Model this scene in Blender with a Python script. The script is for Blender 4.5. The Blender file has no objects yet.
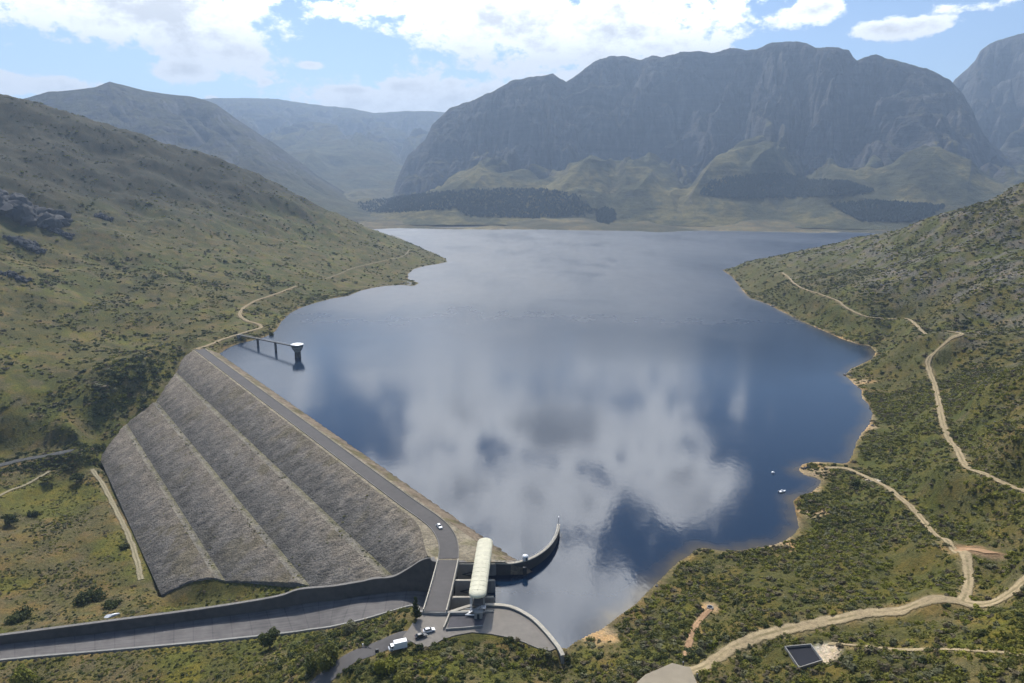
import bpy, bmesh, math, random
import numpy as np
from mathutils import Vector, Matrix

R = math.radians
random.seed(7)
RNG = np.random.default_rng(11)
SC = bpy.context.scene
COL = SC.collection

# ------------------------------------------------------------------ camera
HC, F = 166.0, 700.0                       # metres above the water, focal length in pixels of a 1024 wide frame
PITCH = math.atan((341.5 - 185.0) / F)
cam_d = bpy.data.cameras.new('camera')
cam_d.sensor_width = 36.0
cam_d.lens = 36.0 * F / 1024.0
cam_d.clip_start, cam_d.clip_end = 1.0, 60000.0
cam = bpy.data.objects.new('camera', cam_d)
COL.objects.link(cam)
cam.location = (0, 0, HC)
cam.rotation_euler = (math.pi / 2 - PITCH, 0, 0)
SC.camera = cam

# ------------------------------------------------------------------ light, exposure
SUN_EL, SUN_AZ = R(47.0), R(-16.0)           # azimuth from +Y (straight ahead) towards +X
EXPOSURE = 0.35
SKY_STRENGTH = 0.10
SUN_STRENGTH = 3.6
sd = bpy.data.lights.new('sun', 'SUN')
sd.energy = SUN_STRENGTH
sd.angle = R(0.5)
sd.color = (1.0, 0.95, 0.87)
sun = bpy.data.objects.new('sun', sd)
COL.objects.link(sun)
sdir = Vector((math.sin(SUN_AZ) * math.cos(SUN_EL), math.cos(SUN_AZ) * math.cos(SUN_EL), math.sin(SUN_EL)))
sun.rotation_euler = sdir.to_track_quat('Z', 'Y').to_euler()
sun.location = (0, 0, 2500)

SC.view_settings.view_transform = 'Standard'
SC.view_settings.look = 'None'
SC.view_settings.exposure = EXPOSURE
SC.view_settings.gamma = 1.0
SC.view_settings.use_curve_mapping = False
SC.render.engine = 'CYCLES'
SC.cycles.use_denoising = True
SC.cycles.max_bounces = 4
SC.cycles.diffuse_bounces = 2
SC.cycles.glossy_bounces = 2
SC.cycles.transparent_max_bounces = 4


# ------------------------------------------------------------------ node helper
class NT:
    def __init__(self, tree):
        self.t = tree
        tree.nodes.clear()

    def n(self, kind, **kw):
        nd = self.t.nodes.new(kind)
        ins = kw.pop('ins', {})
        for k, v in kw.items():
            setattr(nd, k, v)
        for k, v in ins.items():
            self.put(nd.inputs[k], v)
        return nd

    def put(self, sock, v):
        if isinstance(v, bpy.types.NodeSocket):
            self.t.links.new(v, sock)
        else:
            if hasattr(sock, 'default_value') and not isinstance(v, (int, float)) and len(v) == 3 and sock.type == 'RGBA':
                v = (*v, 1.0)
            sock.default_value = v

    def m(self, op, a, b=None, c=None, clamp=False):
        nd = self.t.nodes.new('ShaderNodeMath')
        nd.operation = op
        nd.use_clamp = clamp
        for i, v in enumerate((a, b, c)):
            if v is not None:
                self.put(nd.inputs[i], v)
        return nd.outputs[0]

    def ss(self, x, a, b):
        nd = self.n('ShaderNodeMapRange', interpolation_type='SMOOTHSTEP')
        self.put(nd.inputs[0], x)
        nd.inputs[1].default_value = a
        nd.inputs[2].default_value = b
        return nd.outputs[0]

    def mix(self, f, a, b, mode='MIX'):
        nd = self.n('ShaderNodeMix', data_type='RGBA', blend_type=mode)
        self.put(nd.inputs[0], f)
        self.put(nd.inputs[6], a)
        self.put(nd.inputs[7], b)
        return nd.outputs[2]

    def noise(self, vec, scale, detail=4.0, rough=0.55, dist=0.0):
        nd = self.n('ShaderNodeTexNoise')
        self.put(nd.inputs['Vector'], vec)
        nd.inputs['Scale'].default_value = scale
        nd.inputs['Detail'].default_value = detail
        nd.inputs['Roughness'].default_value = rough
        nd.inputs['Distortion'].default_value = dist
        return nd.outputs[0]

    def geo(self):
        return self.n('ShaderNodeNewGeometry').outputs['Position']

    def scale(self, vec, s):
        nd = self.n('ShaderNodeVectorMath', operation='MULTIPLY')
        self.put(nd.inputs[0], vec)
        nd.inputs[1].default_value = s
        return nd.outputs[0]


def mat(name, build):
    m = bpy.data.materials.new(name)
    m.use_nodes = True
    t = NT(m.node_tree)
    out = t.n('ShaderNodeOutputMaterial')
    p = t.n('ShaderNodeBsdfPrincipled')
    t.t.links.new(p.outputs[0], out.inputs[0])
    build(t, p, out)
    return m


def simple(name, col, rough=0.8, var=0.25, scale=1.5, metal=0.0, bump=0.0, spec=0.3):
    """a colour broken up by two octaves of object-space noise, with a little bump"""
    def b(t, p, out):
        pos = t.geo()
        n1 = t.noise(pos, scale, 5)
        n2 = t.noise(pos, scale * 0.13, 3)
        k = t.m('ADD', t.m('MULTIPLY', n1, var * 1.4), t.m('MULTIPLY', n2, var * 1.4))
        k = t.m('ADD', k, 1.0 - var * 1.4)
        c = t.n('ShaderNodeVectorMath', operation='SCALE')
        c.inputs[0].default_value = col
        t.put(c.inputs['Scale'], k)
        t.put(p.inputs['Base Color'], c.outputs[0])
        p.inputs['Roughness'].default_value = rough
        p.inputs['Metallic'].default_value = metal
        p.inputs['Specular IOR Level'].default_value = spec
        if bump:
            bn = t.n('ShaderNodeBump')
            bn.inputs['Strength'].default_value = bump
            bn.inputs['Distance'].default_value = 0.2
            t.put(bn.inputs['Height'], n1)
            t.put(p.inputs['Normal'], bn.outputs[0])
    return mat(name, b)


# ------------------------------------------------------------------ pixel rays -> world points on real surfaces
CT, ST = math.cos(PITCH), math.sin(PITCH)


def ray(px, py):
    u = (px - 512.0) / F
    v = (341.5 - py) / F
    return np.array([u, CT + v * ST, -ST + v * CT])


def at(px, py, z):
    d = ray(px, py)
    t = (z - HC) / d[2]
    return np.array([d[0] * t, d[1] * t, z])


def atD(px, py, D):
    d = ray(px, py)
    t = D / math.hypot(d[0], d[1])
    return np.array([d[0] * t, d[1] * t, HC + d[2] * t])


def azel(px, py):
    d = ray(px, py)
    return math.atan2(d[0], d[1]), math.atan2(d[2], math.hypot(d[0], d[1]))


def project(x, y, z):
    dz = z - HC
    dep = y * CT - dz * ST
    up = y * ST + dz * CT
    return 512 + F * x / dep, 341.5 - F * up / dep


# ------------------------------------------------------------------ world: sky and clouds
def build_world():
    w = bpy.data.worlds.new('World')
    SC.world = w
    w.use_nodes = True
    t = NT(w.node_tree)
    out = t.n('ShaderNodeOutputWorld')
    bg = t.n('ShaderNodeBackground')
    t.t.links.new(bg.outputs[0], out.inputs[0])
    sky = t.n('ShaderNodeTexSky', sky_type='NISHITA')
    sky.sun_disc = False
    sky.sun_elevation = SUN_EL
    sky.sun_rotation = SUN_AZ
    sky.altitude = 300
    sky.air_density = 1.0
    sky.dust_density = 0.3
    sky.ozone_density = 1.5
    vec = t.n('ShaderNodeTexCoord').outputs['Generated']
    nrm = t.n('ShaderNodeVectorMath', operation='NORMALIZE')
    t.put(nrm.inputs[0], vec)
    vec = nrm.outputs[0]
    sep = t.n('ShaderNodeSeparateXYZ')
    t.put(sep.inputs[0], vec)
    X, Y, Z = sep.outputs
    az = t.m('ARCTAN2', X, Y)
    el = t.m('ARCSINE', Z)
    # ragged warp of the direction, so that the cloud outlines billow
    co = t.n('ShaderNodeCombineXYZ')
    t.put(co.inputs[0], az)
    t.put(co.inputs[1], t.m('MULTIPLY', el, 1.6))
    co = co.outputs[0]
    n_big = t.noise(co, 5.0, 8, 0.58)
    n_fin = t.noise(co, 20.0, 8, 0.66)
    nz = t.m('ADD', t.m('MULTIPLY', t.m('SUBTRACT', n_big, 0.5), 1.9), t.m('MULTIPLY', t.m('SUBTRACT', n_fin, 0.5), 1.9))

    def blob(a, e, ra, re, amp=1.0):
        da = t.m('DIVIDE', t.m('SUBTRACT', az, a), ra)
        de = t.m('DIVIDE', t.m('SUBTRACT', el, e), re)
        r2 = t.m('ADD', t.m('MULTIPLY', da, da), t.m('MULTIPLY', de, de))
        return t.m('MULTIPLY', t.m('POWER', 2.718, t.m('MULTIPLY', r2, -0.9)), amp)

    def sky_px(px, py, rx, ry, amp=1.0):
        a, e = azel(px, py)
        return blob(a, e, rx / F, ry / F, amp)

    def lake_px(px, py, rx, ry, amp=1.0):          # a cloud high in the sky, mirrored by the lake there
        a, e = azel(px, py)
        return blob(a, -e, rx / F, ry / F, amp)
    blobs = [sky_px(*b[:4], 0.88 * (b[4] if len(b) > 4 else 1.0)) for b in CLOUDS_LOW] + [lake_px(*b[:4], 0.84 * b[4]) for b in CLOUDS_HIGH]
    tot = blobs[0]
    for b in blobs[1:]:
        tot = t.m('MAXIMUM', tot, b)
    dens = t.m('ADD', tot, t.m('MULTIPLY', nz, 0.62))
    cover = t.ss(dens, 0.40, 0.62)
    core = t.ss(dens, 0.66, 1.15)
    # thick middles are grey, thin edges bright; the masses higher up, nearer the sun, glow more
    up = t.m('MAXIMUM', t.m('SUBTRACT', el, 0.16), 0.0)
    edge_v = t.m('ADD', 8.2, t.m('MULTIPLY', up, 125.0))
    core_v = t.m('ADD', 5.7, t.m('MULTIPLY', up, 30.0))
    val = t.m('ADD', t.m('MULTIPLY', edge_v, t.m('SUBTRACT', 1.0, core)), t.m('MULTIPLY', core_v, core))
    cc = t.n('ShaderNodeVectorMath', operation='SCALE')
    cc.inputs[0].default_value = (0.97, 0.985, 1.0)
    t.put(cc.inputs['Scale'], val)
    blue = t.mix(1.0, sky.outputs[0], (0.85, 0.92, 1.03), 'MULTIPLY')
    mixn = t.mix(t.m('MULTIPLY', cover, 0.96), blue, cc.outputs[0])
    t.put(bg.inputs[0], mixn)
    bg.inputs[1].default_value = SKY_STRENGTH


CLOUDS_LOW = [  # px, py, rx, ry in the photograph's frame: directions in the sky
    (150, 10, 120, 42), (215, 45, 75, 34), (90, -10, 110, 40), (190, 70, 50, 14, .9), (20, 84, 70, 12, 1.0),
    (540, 20, 200, 38), (430, -10, 130, 40), (650, 4, 100, 24), (340, 10, 50, 14, .8),
    (405, 86, 40, 10, 1.15), (350, 90, 30, 6, 1.1), (310, 65, 14, 6, 1.1), (452, 84, 20, 9, 1.0),
    (822, 8, 26, 12, .9), (920, 25, 55, 9, .95), (265, 82, 10, 5, .8), (970, 8, 40, 8, .7), (212, 99, 9, 5, 1.0)]
CLOUDS_HIGH = [  # px, py, rx, ry on the lake where each mass is mirrored
    (500, 262, 230, 34, 1.1), (620, 330, 130, 55, 1.15), (480, 335, 90, 45, 1.05),
        (520, 290, 150, 45, .75), (640, 300, 120, 40, .6), (610, 360, 130, 45, .85), (470, 410, 90, 60, 1.0), (560, 425, 80, 34, 1.5), (440, 490, 90, 55, 1.1), (560, 500, 120, 55, 1.0),
    (680, 490, 60, 34, 1.0), (620, 440, 110, 60, .9), (530, 575, 100, 60, 1.15), (600, 640, 80, 60, 1.15), (500, 660, 120, 70, 1.15), (266, 376, 66, 34, 1.25), (740, 400, 18, 60, .5), (775, 390, 12, 50, .45),
    (430, 900, 300, 160, .8), (900, 1000, 300, 150, .7)]
build_world()


# ------------------------------------------------------------------ noise
def _h(ix, iy, seed):
    n = (ix * 374761393 + iy * 668265263 + seed * 1442695041) & 0xFFFFFFFF
    n = ((n ^ (n >> 13)) * 1274126177) & 0xFFFFFFFF
    return ((n ^ (n >> 16)) & 0xFFFF) / 65535.0


def vnoise(x, y, seed=0):
    ix = np.floor(x).astype(np.int64)
    iy = np.floor(y).astype(np.int64)
    fx, fy = x - ix, y - iy
    ang = [(_h(ix + a, iy + b, seed) * 6.28318) for a, b in ((0, 0), (1, 0), (0, 1), (1, 1))]
    g = [np.cos(ang[k]) * (fx - (k & 1)) + np.sin(ang[k]) * (fy - (k >> 1)) for k in range(4)]
    ux = fx * fx * fx * (fx * (fx * 6 - 15) + 10)
    uy = fy * fy * fy * (fy * (fy * 6 - 15) + 10)
    a = g[0] + (g[1] - g[0]) * ux
    b = g[2] + (g[3] - g[2]) * ux
    return (a + (b - a) * uy) * 1.5


def fbm(x, y, scale, oct=4, seed=0, gain=0.5):
    s = np.zeros(np.broadcast(x, y).shape)
    a, f = 1.0, 1.0 / scale
    for i in range(oct):
        s = s + a * vnoise(x * f + 17.3 * i, y * f - 9.1 * i, seed + i)
        a *= gain
        f *= 2.03
    return s


def ridged(x, y, scale, oct=4, seed=0, gain=0.5):
    s = np.zeros(np.broadcast(x, y).shape)
    a, f = 1.0, 1.0 / scale
    for i in range(oct):
        s = s + a * (1.0 - np.abs(vnoise(x * f + 7.7 * i, y * f + 3.1 * i, seed + i)) * 1.6)
        a *= gain
        f *= 2.07
    return s


def sstep(x, a, b):
    t = np.clip((x - a) / (b - a), 0, 1)
    return t * t * (3 - 2 * t)


# ------------------------------------------------------------------ 2D geometry
def seg_dist(P, poly, closed=False):
    """distance of points (n,2) to a polyline, and the arc index (float) of the nearest point"""
    poly = np.asarray(poly, float)[:, :2]
    a = poly
    b = np.roll(poly, -1, 0)
    if not closed:
        a, b = poly[:-1], poly[1:]
    best = np.full(len(P), 1e12)
    idx = np.zeros(len(P))
    for i in range(len(a)):
        d = b[i] - a[i]
        L = d @ d + 1e-9
        t = np.clip(((P - a[i]) @ d) / L, 0, 1)
        q = P - a[i] - t[:, None] * d
        r = (q * q).sum(1)
        m = r < best
        best[m] = r[m]
        idx[m] = i + t[m]
    return np.sqrt(best), idx


def inside(P, poly):
    poly = np.asarray(poly, float)[:, :2]
    x, y = P[:, 0], P[:, 1]
    r = np.zeros(len(P), bool)
    n = len(poly)
    for i in range(n):
        x0, y0 = poly[i]
        x1, y1 = poly[(i + 1) % n]
        if y0 == y1:
            continue
        c = (y0 > y) != (y1 > y)
        r ^= c & (x < (x1 - x0) * (y - y0) / (y1 - y0) + x0)
    return r


def smooth_line(pts, n=6):
    """Catmull-Rom through the points"""
    pts = np.asarray(pts, float)
    out = []
    for i in range(len(pts) - 1):
        p0 = pts[max(i - 1, 0)]
        p1, p2 = pts[i], pts[i + 1]
        p3 = pts[min(i + 2, len(pts) - 1)]
        for k in range(n):
            t = k / n
            out.append(0.5 * ((2 * p1) + (-p0 + p2) * t + (2 * p0 - 5 * p1 + 4 * p2 - p3) * t * t + (-p0 + 3 * p1 - 3 * p2 + p3) * t ** 3))
    out.append(pts[-1])
    return np.array(out)


# ------------------------------------------------------------------ mesh helpers
def tag(o, label=None, cat=None, group=None, kind=None):
    if label: o['label'] = label
    if cat: o['category'] = cat
    if group: o['group'] = group
    if kind: o['kind'] = kind
    return o


def link(name, me, m=None, parent=None):
    o = bpy.data.objects.new(name, me)
    COL.objects.link(o)
    if m is not None:
        me.materials.append(m)
    if parent is not None:
        o.parent = parent
    return o


def mesh_np(name, verts, quads, smooth=True):
    verts = np.asarray(verts, np.float32)
    quads = np.asarray(quads, np.int32)
    k = quads.shape[1]
    me = bpy.data.meshes.new(name)
    me.vertices.add(len(verts))
    me.vertices.foreach_set('co', verts.ravel())
    me.loops.add(quads.size)
    me.loops.foreach_set('vertex_index', quads.ravel())
    me.polygons.add(len(quads))
    me.polygons.foreach_set('loop_start', np.arange(0, quads.size, k, dtype=np.int32))
    me.polygons.foreach_set('use_smooth', np.full(len(quads), smooth))
    me.update(calc_edges=True)
    return me


def grid_quads(nr, nc):
    i = np.arange(nr - 1)[:, None] * nc + np.arange(nc - 1)[None, :]
    return np.stack([i, i + 1, i + nc + 1, i + nc], -1).reshape(-1, 4)


def set_color(me, name, rgb):
    at_ = me.attributes.new(name, 'FLOAT_COLOR', 'POINT')
    c = np.ones((len(rgb), 4), np.float32)
    c[:, :3] = rgb
    at_.data.foreach_set('color', c.ravel())


def empty(name, loc=(0, 0, 0), rz=0.0):
    o = bpy.data.objects.new(name, None)
    o.empty_display_size = 1.0
    COL.objects.link(o)
    o.location = loc
    o.rotation_euler = (0, 0, rz)
    return o


class MB:
    """collects boxes, prisms and tubes, builds ONE mesh object"""
    def __init__(self):
        self.bm = bmesh.new()

    def box(self, c, s, rz=0.0, taper=1.0, bevel=0.0):
        hx, hy, hz = s[0] / 2, s[1] / 2, s[2] / 2
        vs = []
        for z, k in ((-hz, 1.0), (hz, taper)):
            for x, y in ((-hx, -hy), (hx, -hy), (hx, hy), (-hx, hy)):
                x2, y2 = x * k, y * k
                vs.append(self.bm.verts.new((c[0] + x2 * math.cos(rz) - y2 * math.sin(rz), c[1] + x2 * math.sin(rz) + y2 * math.cos(rz), c[2] + z)))
        fs = [self.bm.faces.new([vs[i] for i in q]) for q in ((3, 2, 1, 0), (4, 5, 6, 7), (0, 1, 5, 4), (1, 2, 6, 5), (2, 3, 7, 6), (3, 0, 4, 7))]
        if bevel:
            es = list({e for f in fs for e in f.edges})
            bmesh.ops.bevel(self.bm, geom=es, offset=bevel, segments=2, affect='EDGES', profile=0.6)
        return self

    def prism(self, poly, z0, z1):
        lo = [self.bm.verts.new((p[0], p[1], z0)) for p in poly]
        hi = [self.bm.verts.new((p[0], p[1], z1)) for p in poly]
        n = len(poly)
        self.bm.faces.new(lo[::-1])
        self.bm.faces.new(hi)
        for i in range(n):
            j = (i + 1) % n
            self.bm.faces.new((lo[i], lo[j], hi[j], hi[i]))
        bmesh.ops.recalc_face_normals(self.bm, faces=self.bm.faces[:])
        return self

    def loft(self, rings, cap=True):
        """rings: lists of equal length of 3D points"""
        vr = [[self.bm.verts.new(p) for p in r] for r in rings]
        n = len(rings[0])
        for a, b in zip(vr[:-1], vr[1:]):
            for i in range(n):
                j = (i + 1) % n
                self.bm.faces.new((a[i], a[j], b[j], b[i]))
        if cap:
            self.bm.faces.new(vr[0][::-1])
            self.bm.faces.new(vr[-1])
        bmesh.ops.recalc_face_normals(self.bm, faces=self.bm.faces[:])
        return self

    def tube(self, p0, p1, r0, r1=None, n=10):
        p0, p1 = Vector(p0), Vector(p1)
        r1 = r0 if r1 is None else r1
        q = (p1 - p0).to_track_quat('Z', 'Y')
        rings = []
        for p, r in ((p0, r0), (p1, r1)):
            rings.append([p + q @ Vector((r * math.cos(2 * math.pi * k / n), r * math.sin(2 * math.pi * k / n), 0)) for k in range(n)])
        return self.loft(rings)

    def strip(self, line, width, z0, z1=None, side=0.0):
        """a wall following a 3D line: rectangular section, bottom z0(i), top z1(i) lists"""
        line = np.asarray(line, float)
        tan = np.gradient(line[:, :2], axis=0)
        tan /= np.linalg.norm(tan, axis=1)[:, None] + 1e-9
        nr = np.stack([-tan[:, 1], tan[:, 0]], 1)
        rings = []
        for i in range(len(line)):
            a = line[i, :2] + nr[i] * (width / 2 + side)
            b = line[i, :2] - nr[i] * (width / 2 - side)
            rings.append([(a[0], a[1], z0[i]), (b[0], b[1], z0[i]), (b[0], b[1], z1[i]), (a[0], a[1], z1[i])])
        return self.loft(rings)

    def build(self, name, m, parent=None, smooth=False):
        me = bpy.data.meshes.new(name)
        self.bm.to_mesh(me)
        self.bm.free()
        if smooth:
            for p in me.polygons:
                p.use_smooth = True
        return link(name, me, m, parent)


# ------------------------------------------------------------------ lake outline
SPX = -12.0                                     # gates stand here, x
quay = smooth_line([(-24.5, 239.6, 5), (-16, 244.4, 5), (-9.8, 245.1, 5), (-0.8, 243.8, 5), (6.9, 237.3, 5), (12.2, 228.7, 5), (16.4, 219.6, 5)], 4)
shore_px_right = [(572, 644), (585, 637), (600, 630), (612, 622), (625, 612), (638, 602), (650, 590), (662, 578), (670, 570), (680, 561), (690, 555), (696, 550),
                  (706, 548), (718, 551), (730, 551), (745, 550), (760, 548), (774, 545), (785, 541), (795, 534), (799, 527), (797, 517), (795, 508), (793, 501), (800, 496),
                  (812, 492), (819, 486), (822, 481), (815, 477), (805, 475), (799, 470), (803, 465), (815, 463), (832, 464), (846, 466), (853, 455), (856, 443),
                  (862, 433), (870, 424), (873, 414), (869, 405), (862, 398), (862, 390), (853, 383), (845, 375), (851, 369), (862, 364), (872, 359), (876, 352), (870, 346), (858, 344),
                  (842, 339), (822, 330), (803, 322), (785, 313), (768, 304), (750, 298), (743, 291), (737, 283), (731, 276), (722, 270)]
shore_right = [at(px, py, 0)[:2] for px, py in shore_px_right]
hidden_right = [(470, 1460), (600, 1600), (820, 1780), (1200, 2000), (1700, 2200), (2600, 2300), (3600, 2500), (3600, 5000), (-2600, 5000), (-2600, 2650), (-1300, 2450), (-760, 2300)]
shore_px_left = [(352, 231.5), (371, 230), (390, 234), (404, 240), (418, 247), (434, 253), (446, 259), (447, 262), (438, 264), (425, 266), (414, 269), (408, 274), (408, 279), (419, 283),
                 (414, 286), (400, 285), (385, 286), (372, 288), (360, 291), (348, 296), (330, 299), (315, 303), (300, 308), (289, 314), (281, 322), (277, 329), (270, 335),
                 (258, 339), (240, 343), (226, 348), (219, 354)]
shore_left = [at(px, py, 0)[:2] for px, py in shore_px_left]
O = np.array([-34.0, 291.0])                     # dam: origin at the spillway end of the downstream crest edge
DD = np.array([-0.598, 0.8015])                  # along the crest
DN = np.array([-0.8015, -0.598])                 # downstream


def dam_xy(s, t):
    return O + s * DD + t * DN


def dam_st(P):
    q = P - O
    return q @ DD, q @ DN


dam_water = [dam_xy(s, -26.5) for s in (470, 400, 300, 200, 120, 60, 20, 0, -14)]
lake_poly = np.array([tuple(p) for p in ([(SPX, 242.0)] + [tuple(p[:2]) for p in quay[6:]] + shore_right + hidden_right + shore_left + dam_water + [(-4.0, 279.0), (SPX, 277.0)])])


def lake_sd(P):
    """positive on land, negative in the lake"""
    d, _ = seg_dist(P, lake_poly, True)
    return np.where(inside(P, lake_poly), -d, d)


# ------------------------------------------------------------------ near terrain: a smooth surface through surveyed points
ctrl = []
def cD(px, py, D): ctrl.append(atD(px, py, D / math.cos(azel(px, py)[0])))
def cT(px, py, D): ctrl.append(atD(px, py, D))
def cz(px, py, z): ctrl.append(at(px, py, z))
def cw(x, y, z): ctrl.append(np.array([x, y, z], float))
def caz(deg, D, z): cw(D * math.sin(R(deg)), D * math.cos(R(deg)), z)

# left hill, front face
for p in ((0, 400, 560), (0, 350, 640), (0, 300, 745), (0, 230, 940), (0, 200, 1040), (0, 180, 1110), (0, 150, 1250), (0, 130, 1340), (0, 97, 1500), (60, 110, 1500),
          (60, 150, 1330), (60, 200, 1120), (60, 300, 790), (60, 400, 580), (100, 350, 690), (100, 300, 830), (100, 250, 1000), (100, 200, 1230), (100, 150, 1420), (100, 122, 1530), (150, 139, 1560), (150, 200, 1290),
          (150, 300, 860), (150, 350, 720), (200, 300, 890), (200, 250, 1120), (200, 200, 1390), (200, 152, 1600), (250, 270, 1080), (250, 220, 1390), (250, 173, 1650), (300, 290, 1050), (300, 250, 1320),
          (300, 220, 1510), (300, 196, 1680), (340, 262, 1320), (340, 217, 1690), (380, 250, 1500), (380, 235, 1680), (350, 240, 1510), (412, 249, 1650)):
    cD(*p)
for deg, D, z in ((-36, 2000, 190), (-36, 2300, 60), (-26, 2000, 150), (-26, 2350, 20), (-18, 2000, 80), (-18, 2300, 8), (-50, 300, -22), (-50, 600, 70), (-50, 1000, 220), (-50, 1500, 420), (-60, 1500, 480), (-60, 400, 10), (-60, 150, -20),
                  (50, 200, 66), (50, 500, 100), (50, 900, 190), (60, 300, 100), (60, 1200, 240), (45, 1300, 130), (37, 1250, 80), (33, 1500, 25), (50, 1900, 40), (55, 120, 60), (20, 130, 34), (0, 120, 14), (-20, 130, -8), (-40, 160, -30)):
    caz(deg, D, z)
# downstream valley floor
for p in ((0, 462, -41), (50, 470, -43), (90, 470, -45), (0, 520, -45), (60, 530, -46), (0, 580, -46), (70, 590, -46), (140, 590, -46), (110, 540, -46), (0, 620, -44), (100, 610, -43), (60, 450, -42), (100, 440, -40),
          (180, 600, -40), (30, 452, -40), (0, 445, -38), (0, 430, -26), (60, 432, -26), (100, 425, -24), (130, 405, -14), (60, 420, -18), (150, 385, -2), (165, 365, 6), (120, 380, 0), (180, 340, 10)):
    cz(*p)
# foreground, left of the road
for p in ((0, 664, -42), (100, 656, -39), (200, 646, -35), (290, 639, -27), (345, 630, -17), (388, 618, -7), (0, 690, -40), (100, 690, -36), (200, 690, -27), (300, 690, -10), (270, 660, -22), (350, 650, -4), (400, 632, 3),
          (350, 690, 0), (400, 690, 5), (450, 650, 7), (450, 690, 9), (500, 660, 8), (520, 690, 9), (550, 660, 6), (590, 660, 6), (410, 645, 4.5), (376, 650, 3)):
    cz(*p)
# right shore and right hill
for p in ((600, 690, 11), (620, 650, 7), (690, 668, 14), (700, 600, 7), (760, 580, 9), (850, 560, 14), (800, 625, 19), (800, 655, 24), (720, 640, 14), (900, 610, 26), (1024, 580, 42), (1024, 680, 52), (900, 660, 36), (870, 482, 6),
          (920, 520, 14), (965, 570, 24), (965, 600, 30), (830, 510, 6), (820, 540, 8), (1000, 540, 34), (1024, 495, 36), (950, 455, 24), (940, 410, 20), (930, 370, 20), (960, 343, 27), (900, 440, 12), (900, 400, 12), (890, 370, 10), (880, 420, 6),
          (1024, 430, 56), (1000, 380, 50), (770, 292, 7), (900, 337, 7)):
    cz(*p)
for p in ((1024, 182, 920), (1024, 240, 780), (1024, 300, 640), (1000, 195, 950), (960, 206, 1000), (930, 217, 1050), (900, 228, 1120), (875, 237, 1180), (850, 243, 1250), (825, 248, 1300), (800, 253, 1350), (760, 260, 1395), (950, 250, 850), (980, 220, 900), (950, 300, 700), (900, 260, 950), (870, 285, 860),
          (850, 265, 1060), (820, 272, 1090), (1024, 340, 520)):
    cD(*p)
for p in ((955, 335, 675), (930, 329, 725), (905, 324, 775), (880, 320, 820), (862, 316, 860), (845, 307, 905), (822, 295, 980), (806, 290, 1030), (789, 279, 1130), (782, 272, 1220)):
    cT(*p)
ctrl = np.array(ctrl)


def tps_fit(C, lam=2.0):
    n = len(C)
    s = 500.0
    X = C[:, :2] / s
    d2 = ((X[:, None] - X[None]) ** 2).sum(-1)
    K = 0.5 * d2 * np.log(d2 + 1e-12) + np.eye(n) * lam * 1e-4
    P = np.concatenate([np.ones((n, 1)), X], 1)
    A = np.zeros((n + 3, n + 3))
    A[:n, :n] = K
    A[:n, n:] = P
    A[n:, :n] = P.T
    b = np.zeros(n + 3)
    b[:n] = C[:, 2]
    w = np.linalg.solve(A, b)

    def ev(Q):
        out = np.empty(len(Q))
        for i in range(0, len(Q), 60000):
            q = Q[i:i + 60000] / s
            r2 = ((q[:, None] - X[None]) ** 2).sum(-1)
            out[i:i + 60000] = (0.5 * r2 * np.log(r2 + 1e-12)) @ w[:n] + w[n] + q @ w[n + 1:]
        return out
    return ev


tps = tps_fit(ctrl)


def base_h(P):
    """bare hill surface with the lake pressed into it"""
    x, y = P[:, 0], P[:, 1]
    D = np.hypot(x, y)
    z = tps(P)
    k = sstep(z, 0, 120)
    z = z + fbm(x, y, 26, 3, 5) * 0.7 + fbm(x, y, 110, 4, 9) * (1.5 + 7.0 * k) + (ridged(x, y, 240, 3, 21) - 1.2) * 11.0 * k
    sd_ = lake_sd(P)
    shore = 0.10 * sd_ + 0.25 + fbm(x, y, 14, 2, 3) * 0.25
    zl = shore * (1 - sstep(sd_, 2, 45)) + z * sstep(sd_, 2, 45)
    zl = np.where((sd_ > 0) & (sd_ < 45), np.maximum(zl, np.where(z < 0, zl, 0.12)), zl)
    z = np.where(sd_ < 0, np.maximum(sd_ * 0.25, -14) - 0.1, zl)
    return z, sd_


# ---- dam cross-section: (t, z) from the upstream toe over the crest, four rock lifts and three berms
LIFT, BERM, RUN = 13.0, 3.6, 22.4
T_EDGE, T_UP = -3.5, -16.0
prof = [(-50, -13.0), (-27.0, 0.0), (T_UP, 6.0), (T_EDGE, 6.0)]
parts_t = [('upstream_face', -50, T_UP), ('crest', T_UP, T_EDGE)]
tt, zz = T_EDGE, 6.0
for i in range(4):
    prof.append((tt + RUN, zz - LIFT + 0.4))
    parts_t.append(('rock_slope', tt, tt + RUN))
    tt += RUN
    zz -= LIFT - 0.4
    if i < 3:
        prof.append((tt + BERM, zz - 0.4))
        parts_t.append(('berm', tt, tt + BERM))
        tt += BERM
        zz -= 0.4
prof = np.array(prof)
T_TOE = tt
T_B1 = T_EDGE + RUN


def crest_edge(s):
    """the crest widens towards the spillway, where the road swings onto the bridge"""
    return T_EDGE + 13.5 * (1 - sstep(s, -16, 30))


def t_real(tn, s):
    te = crest_edge(s)
    a = te + (tn - T_EDGE) / (T_B1 - T_EDGE) * (T_B1 - te)
    c = T_UP + (tn - T_UP) / (T_EDGE - T_UP) * (te - T_UP)
    return np.where(tn >= T_B1, tn, np.where(tn >= T_EDGE, a, np.where(tn > T_UP, c, tn)))


def t_nominal(t, s):
    te = crest_edge(s)
    a = T_EDGE + (t - te) / (T_B1 - te) * (T_B1 - T_EDGE)
    c = T_UP + (t - T_UP) / (te - T_UP) * (T_EDGE - T_UP)
    return np.where(t >= T_B1, t, np.where(t >= te, a, np.where(t > T_UP, c, t)))


def dam_z(t, s=200.0):
    return np.interp(t_nominal(np.asarray(t, float), np.asarray(s, float)), prof[:, 0], prof[:, 1])


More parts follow.
